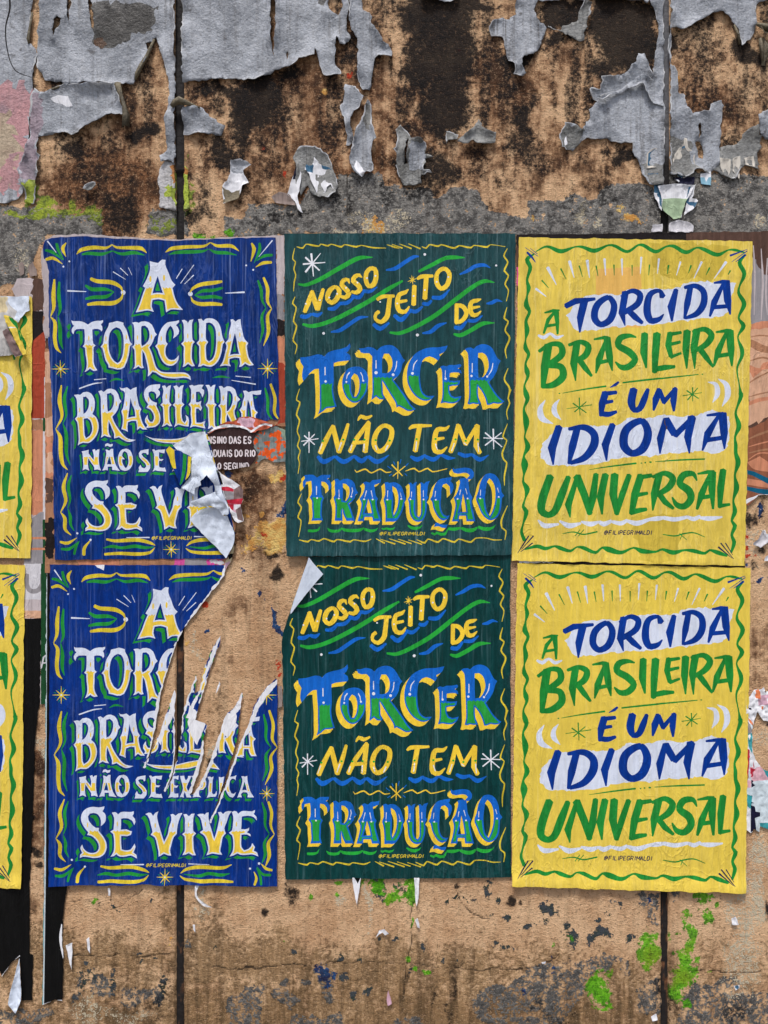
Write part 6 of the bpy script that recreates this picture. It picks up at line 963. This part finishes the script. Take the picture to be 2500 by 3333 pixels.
# right-hand photo poster behind the yellow ones
Bo = np.vstack([R3.raw('58,46 400,50 700,42 1130,36 1659,30 2000,32'), [(2680, 1600), (2560, 1612), (2500, 1610), (2466, 1612), (2425, 1652), (2420, 1856), (1690, 1850)]])
Bs = [rect(R3, 'ph_black', 40, 30, 1135, 120, r=.5), rect(R3, 'ph_pink', 20, 268, 80, 380), rect(R3, 'ph_pink', 20, 460, 80, 530), Sh('ph_grey', 'print', [rough_loop(R3.poly('1540,200 1659,300 2100,300 2100,620 1659,600 1530,640'), 10, 14, 2)]), Sh('ph_flesh', 'print', [rough_loop(R3.poly('1500,680 1600,610 1700,590 2100,590 2100,1100 1500,1100'), 8, 14, 3)]), Sh('ph_orange', 'print', [rough_loop(R3.poly('1540,625 1650,595 2100,595 2100,650 1659,640 1540,660'), 4, 10, 4), rough_loop(R3.poly('1500,860 1600,900 1659,850 2100,850 2100,900 1659,900 1560,960'), 4, 10, 5)]), Sh('ph_tan', 'print', [R3.poly('1500,700 1560,720 1659,760 2100,770 2100,800 1640,800 1540,760')]),
  Sh('ph_red2', 'print', [rough_loop(R4.poly('1500,270 1560,255 1659,200 2100,200 2100,760 1500,760'), 6, 10, 6)]), Sh('ph_flesh', 'print', [rough_loop(R4.poly('1530,0 2100,-20 2100,160 1659,190 1560,240 1500,250'), 8, 12, 7)]), Sh('ph_orange', 'print', [R4.poly('1520,100 1600,70 1700,60 1700,80 1600,95 1530,120'), R4.poly('1520,580 1659,600 2100,600 2100,650 1659,640 1520,620'), R4.poly('1520,480 1600,440 1659,480 1659,540 1560,520')]), Sh('ph_tan', 'print', R3.strokes('1520,1000,6 1580,960,10 1700,900,8;1530,1080,4 1600,1060,9 1700,1040,6;1540,700,4 1600,690,9 1720,700,8;1540,850,6 1620,830,12 1720,860,6') + R4.strokes('1530,330,6 1600,300,14 1720,260,10;1530,420,5 1620,400,12 1720,390,8')), Sh('ph_pale', 'print', R3.strokes('1560,120,6 1570,300,12 1565,560,5;1610,140,5 1620,350,14 1610,590,5;1650,200,8 1640,420,10 1650,560,4')), Sh('ph_orange', 'print', R4.strokes('1530,380,4 1600,360,9 1720,330,6;1530,460,5 1600,420,8 1720,430,8')), Sh('ph_teal', 'print', R4.strokes('l 1500,535,24 1560,550,28 1659,600,34 2100,690,36;l 1510,640,22 1590,660,30 1659,668,34 2100,670,36')), Sh('torn', 'torn_edge', [stroke for stroke in Frame(2400, 1560, 2500, 527).strokes('l 110,400,70 200,350,60 270,320,40 350,270,16 527,262,6')]), Sh('ph_black', 'print', [R4.raw('100,1085 1540,1110 1540,1160 60,1160')]), Sh('torn', 'print', [rough_loop(R4.raw('15,1070 120,1085 200,1110 330,1108 200,1118 100,1120 20,1150'), 4, 6, 8)])]
oldpaper('old_poster', 'older poster with flesh coloured photograph showing right of the upper yellow poster', 'poster', Bo, 'ph_brown', Bs, paper_zf(.0040, 491, 1.1), seed=8)
# right-hand collage of ripped paper
cu = thing('torn_paper', 'pinkish white ripped paper with an orange smear right of the lower yellow poster', 'torn paper', 2480, 2350)
sheet(cu, rough_loop(N.poly('120,330 170,280 230,190 330,182 362,150 382,222 442,200 900,220 900,560 700,640 400,640 320,580 270,505 235,600 220,690 190,700 120,600'), 3, 7, 15), [], [Sh('rim_pink', 'p', [rough_loop(N.poly('240,300 330,260 442,260 442,400 350,420 300,420'), 6, 6, 2)]), Sh('orange_paint2', 'p', [rough_loop(N.poly('235,190 300,190 322,280 310,325 250,300'), 4, 5, 3), rough_loop(N.poly('150,600 200,640 215,715 190,700'), 3, 5, 4), N.poly('335,430 365,430 355,480 335,470')]), Sh('c_dark', 'p', [rough_loop(N.poly('150,440 200,450 200,490 160,480'), 3, 5, 5), N.poly('375,208 405,218 398,235 378,225')])], crumple(.0045, .006, 26, 501), 'torn', base_grp='paper', grid=8, single='paper')
cl = thing('torn_paper', 'ripped paper layers in pale blue, teal, red and black right of the lower yellow poster', 'torn paper', 2480, 2690)
sheet(cl, rough_loop(N.poly('110,620 150,640 200,705 206,820 206,1020 250,1180 320,1290 360,1330 440,1362 900,1380 900,2180 440,2190 320,2160 300,2240 230,2180 180,2250 110,2200', corner=30), 2.5, 7, 17), [], [Sh('ph_grey', 'p', [N.poly('120,640 160,670 205,800 140,830')]), Sh('c_teal', 'p', [N.poly('140,820 206,820 198,1110 150,1000'), N.poly('330,1300 442,1350 900,1380 900,1500 440,1500'), N.poly('125,1690 205,1722 182,1910 110,1840'), N.raw('310,2105 900,2105 900,2300 330,2300')]), Sh('torn', 'p', [rough_loop(N.poly('130,980 200,1100 330,1310 210,1318 140,1110'), 3, 6, 3), rough_loop(N.poly('145,840 190,840 185,900 150,920'), 3, 5, 4)]), Sh('c_pink', 'p', [rough_loop(N.poly('150,1310 345,1310 440,1495 190,1500'), 4, 6, 5), N.poly('110,1480 190,1500 185,1600 110,1600')]), Sh('c_red', 'p', [rough_loop(N.poly('110,1040 160,1050 158,1250 150,1480 110,1480'), 3, 5, 6), rough_loop(N.poly('190,1310 250,1320 215,1380 220,1440 190,1460'), 4, 5, 7), N.poly('215,1200 235,1310 218,1310')]), Sh('c_dark', 'lettering', [N.raw('185,1850 240,1870 250,1940 318,1955 318,2010 240,2035 260,2200 180,2240'), N.raw('190,1490 222,1500 205,1530 242,1562 192,1600'), N.raw('180,1700 212,1722 200,1722'), N.raw('185,1800 240,1822 190,1822')]), Sh('torn', 'p', [N.raw('110,1900 180,1900 180,2260 110,2260')])], crumple(.0042, .004, 30, 511), 'c_pale', base_grp='paper', grid=8)

# ------------------------------------------------------------------ loose scraps
def scrap(fr, txt, label, ink='torn', lift=.006, shapes=(), seed=1, name='paper_scrap', rough=1.2, group='white paper scraps left on the wall'):
    ol = rough_loop(fr.poly(txt), rough, 6, seed); e = thing(name, label, 'paper scrap', ol[:, 0].mean(), ol[:, 1].max(), group)
    c = ol.mean(0)
    sheet(e, ol, [], list(shapes), lambda x, y: .0036 + lift * .4 * crease(x, y, 34, seed) + lift * .6 * np.exp(-dist_to(np.stack([x, y], 1), ol) / 6), ink, base_grp='paper', grid=7, single='paper')
    return e
scrap(B1, '640,190 690,190 682,262 668,350 655,300', 'white tapering scrap with a black corner hanging under the green poster', shapes=[Sh('bk', 'x', [B1.poly('652,190 690,190 672,228')])], seed=2)
scrap(B1, '1010,190 1042,190 1036,300 1022,364 1015,290', 'long white spike of paper beside the green splashes under the green poster', seed=3)
scrap(B1, '780,548 798,505 830,498 858,525 838,535 820,518 798,530', 'small white arched scrap on bare wall below the green poster', seed=4)
scrap(B1, '1015,442 1030,430 1036,450 1046,492 1030,486', 'tiny white curl under the long white spike', seed=5)
scrap(B1, '856,862 876,945 850,957 847,920', 'pale pinkish triangle of paper low on the wall below the green posters', 'rim_pink', seed=6)
scrap(B0, '425,530 465,513 466,600 458,688 445,620', 'white pointed scrap right of the long black strip', seed=7)
scrap(B0, '555,490 573,478 578,582 565,562', 'thin white sliver right of the white pointed scrap', seed=8)
scrap(B0, '690,170 705,168 706,222 694,216', 'short white scrap just below the lower blue poster', seed=9)
scrap(B0, '1245,152 1270,152 1252,200 1262,225 1302,264 1352,294 1290,278 1244,216', 'thin white hooked strip trailing from the lower blue poster beside the dark joint', seed=10, rough=.8)
scrap(B0, '1230,398 1244,398 1244,452 1232,430', 'small white dash of paper right of the dark joint', seed=11)
scrap(LG, '100,1893 104,1990 108,2080 82,2152 46,2112 60,2040', 'large white folded scrap at the foot of the black paper', 'back', .012, seed=12)
scrap(U2, '440,1008 480,1050 540,1080 582,1170 570,1232 545,1180 520,1192 505,1225 460,1242 430,1180 400,1100 375,1085 385,1050 420,1060', 'broad ragged white scrap with blue print at both shoulders on a grey patch', shapes=[Sh('c_blue', 'x', [rough_loop(U2.poly('375,1050 400,1035 430,1060 420,1100 385,1100'), 3, 5, 3), rough_loop(U2.poly('480,1045 530,1055 560,1090 555,1130 530,1090 490,1070'), 3, 5, 4)])], seed=13, rough=3)
scrap(U2, '320,1065 355,1110 345,1200 330,1250 362,1362 330,1330 310,1290 268,1240 290,1160', 'narrow white and navy scrap left of the ragged blue printed one', shapes=[Sh('c_dark', 'x', [U2.poly('315,1060 340,1090 335,1140 300,1145')])], seed=14, rough=2)
scrap(U2, '165,1258 220,1222 275,1240 322,1312 240,1302 190,1288', 'brownish pink torn scrap beside the narrow navy one', 'ph_pale2', seed=15, rough=2)
scrap(U1, '1420,1190 1460,1130 1470,1030 1540,1022 1602,1055 1545,1090 1582,1170 1540,1190 1520,1270 1424,1302', 'crumpled grey white scrap with an ochre foot on dark mouldy wall', 'torn', .012, shapes=[Sh('coat_olive', 'x', [rough_loop(U1.poly('1420,1200 1480,1230 1540,1200 1520,1275 1424,1305'), 4, 6, 3)]), Sh('coat_grey', 'x', [rough_loop(U1.poly('1460,1020 1610,1040 1540,1110 1465,1090'), 5, 6, 4)])], seed=16, rough=2)
scrap(U3, '950,1192 1060,1175 1182,1185 1160,1240 1120,1312 1100,1392 1050,1402 980,1330 976,1260', 'white and sage green shield shaped scrap over the right joint', 'torn', .009, shapes=[Sh('c_sage', 'x', [U3.poly('985,1268 1060,1262 1150,1270 1120,1320 1095,1400 1045,1410 975,1330')])], seed=17)
scrap(U3, '885,1110 962,1105 972,1182 955,1200 978,1260 980,1350 930,1250 925,1180', 'teal and white torn scrap left of the sage green shield', 'c_blue', shapes=[Sh('torn', 'x', [rough_loop(U3.poly('920,1230 950,1230 985,1350 950,1310'), 3, 5, 3)])], seed=18, rough=3)
scrap(U3, '1140,1190 1195,1180 1172,1260 1208,1282 1180,1330 1118,1372 1130,1300', 'white blue streaked scrap right of the sage green shield', 'torn', shapes=[Sh('c_blue', 'x', [rough_loop(U3.poly('1140,1190 1165,1195 1150,1290 1205,1285 1190,1320 1130,1300'), 3, 5, 3)])], seed=19, rough=3)
scrap(U3, '1045,1050 1080,960 1115,930 1120,885 1140,890 1145,940 1182,980 1180,1100 1130,1130 1080,1132', 'large ragged white scrap with slate blue marks right of the joint', 'torn_cream2', shapes=[Sh('c_blue', 'x', [U3.poly('1105,940 1125,930 1150,1010 1130,1020'), U3.raw('1060,1100 1180,1105 1180,1130 1090,1135')])], seed=20, rough=3)
scrap(U3, '890,980 940,945 976,990 972,1070 880,1072', 'squarish white scrap with a slate panel left of the right joint', 'torn_cream2', shapes=[Sh('c_blue', 'x', [U3.raw('895,980 938,950 938,1058 890,1058')])], seed=21, rough=2)
scrap(U3, '1060,1140 1130,1130 1195,1130 1180,1180 1100,1178', 'dark blue smeared scrap just above the sage green shield', 'c_dark', shapes=[Sh('torn', 'x', [U3.dot(1078, 1155, 14, 10)])], seed=22, rough=3)
scrap(U3, '1224,1108 1292,1094 1292,1182 1230,1172', 'little white label with pale blue lower half right of the joint', 'torn', .002, shapes=[Sh('c_ltblue', 'x', [U3.raw('1220,1130 1300,1130 1300,1190 1220,1190')]), Sh('torn', 'x', [U3.poly('1250,1125 1280,1125 1262,1160')])], seed=23)
scrap(U3, '1345,1010 1412,1018 1410,1100 1392,1132 1352,1080', 'first white streaky scrap in the row at the right end', 'torn_cream2', seed=24, rough=2); scrap(U3, '1430,1010 1476,998 1468,1142 1430,1090', 'middle white streaky scrap in the row at the right end', 'torn_cream2', seed=25, rough=2); scrap(U3, '1498,1010 1560,1000 1572,1070 1505,1052', 'third and smallest white streaky scrap in the row at the right end', 'torn_cream2', seed=26, rough=2)
scrap(U3, '1030,1425 1080,1405 1140,1412 1182,1440 1176,1482 1020,1478', 'lilac white scrap above the yellow posters, just right of the joint', 'ph_white', seed=27, rough=2); scrap(U3, '920,1432 985,1428 982,1478 908,1474', 'lilac white scrap above the yellow posters, just left of the joint', 'ph_white', seed=28, rough=2)
scrap(LF, '130,130 150,105 165,130 160,185 135,200', 'pale greyish smear of paper above the left yellow poster', 'ph_pale2', .003, seed=29, rough=2); scrap(LF, '190,150 215,105 240,150 245,200 200,205', 'pale brownish smear of paper left of the blue poster corner', 'ph_pale2', .003, seed=30, rough=2)
OF = Frame(2400, 1560, 2500, 527)
scrap(OF, '400,890 430,870 460,920 465,980 520,1040 500,1080 440,1120 375,1180 330,1150 250,1120 255,1080 330,1030', 'crumpled lilac white scrap right of the gap between the yellow posters', 'ph_white', .01, seed=31); scrap(OF, '440,1400 470,1320 527,1290 700,1290 700,1400', 'white torn scrap at the right edge below the crumpled lilac one', seed=32); scrap(OF, '405,880 460,870 480,930 527,970 700,1000 700,1080 527,1050 460,980', 'white paper strip at the right edge on the crumpled lilac scrap', seed=33)
scrap(B2, '1418,455 1445,450 1468,500 1425,500', 'tiny white scrap on the cream streaks at the lower right', seed=34); scrap(B2, '910,1080 945,1060 952,1105 918,1110', 'small white chip left of the right joint near the bottom', seed=35); scrap(B2, '1432,885 1470,880 1472,900 1445,915', 'small white and blue chip low at the right', 'torn', shapes=[Sh('c_blue', 'x', [B2.dot(1455, 895, 12)])], seed=36); scrap(B2, '215,735 242,732 240,745 220,747', 'tiny white chip under the lower yellow poster', seed=37)
scrap(F3, '1170,860 1188,800 1192,830 1168,880', 'white sliver on the bare wall between the torn blue and the folded green poster', seed=38); scrap(F3, '1555,835 1580,835 1582,960 1556,968', 'pale scrap between the lower blue and lower green posters', 'ph_pale2', .002, seed=39)
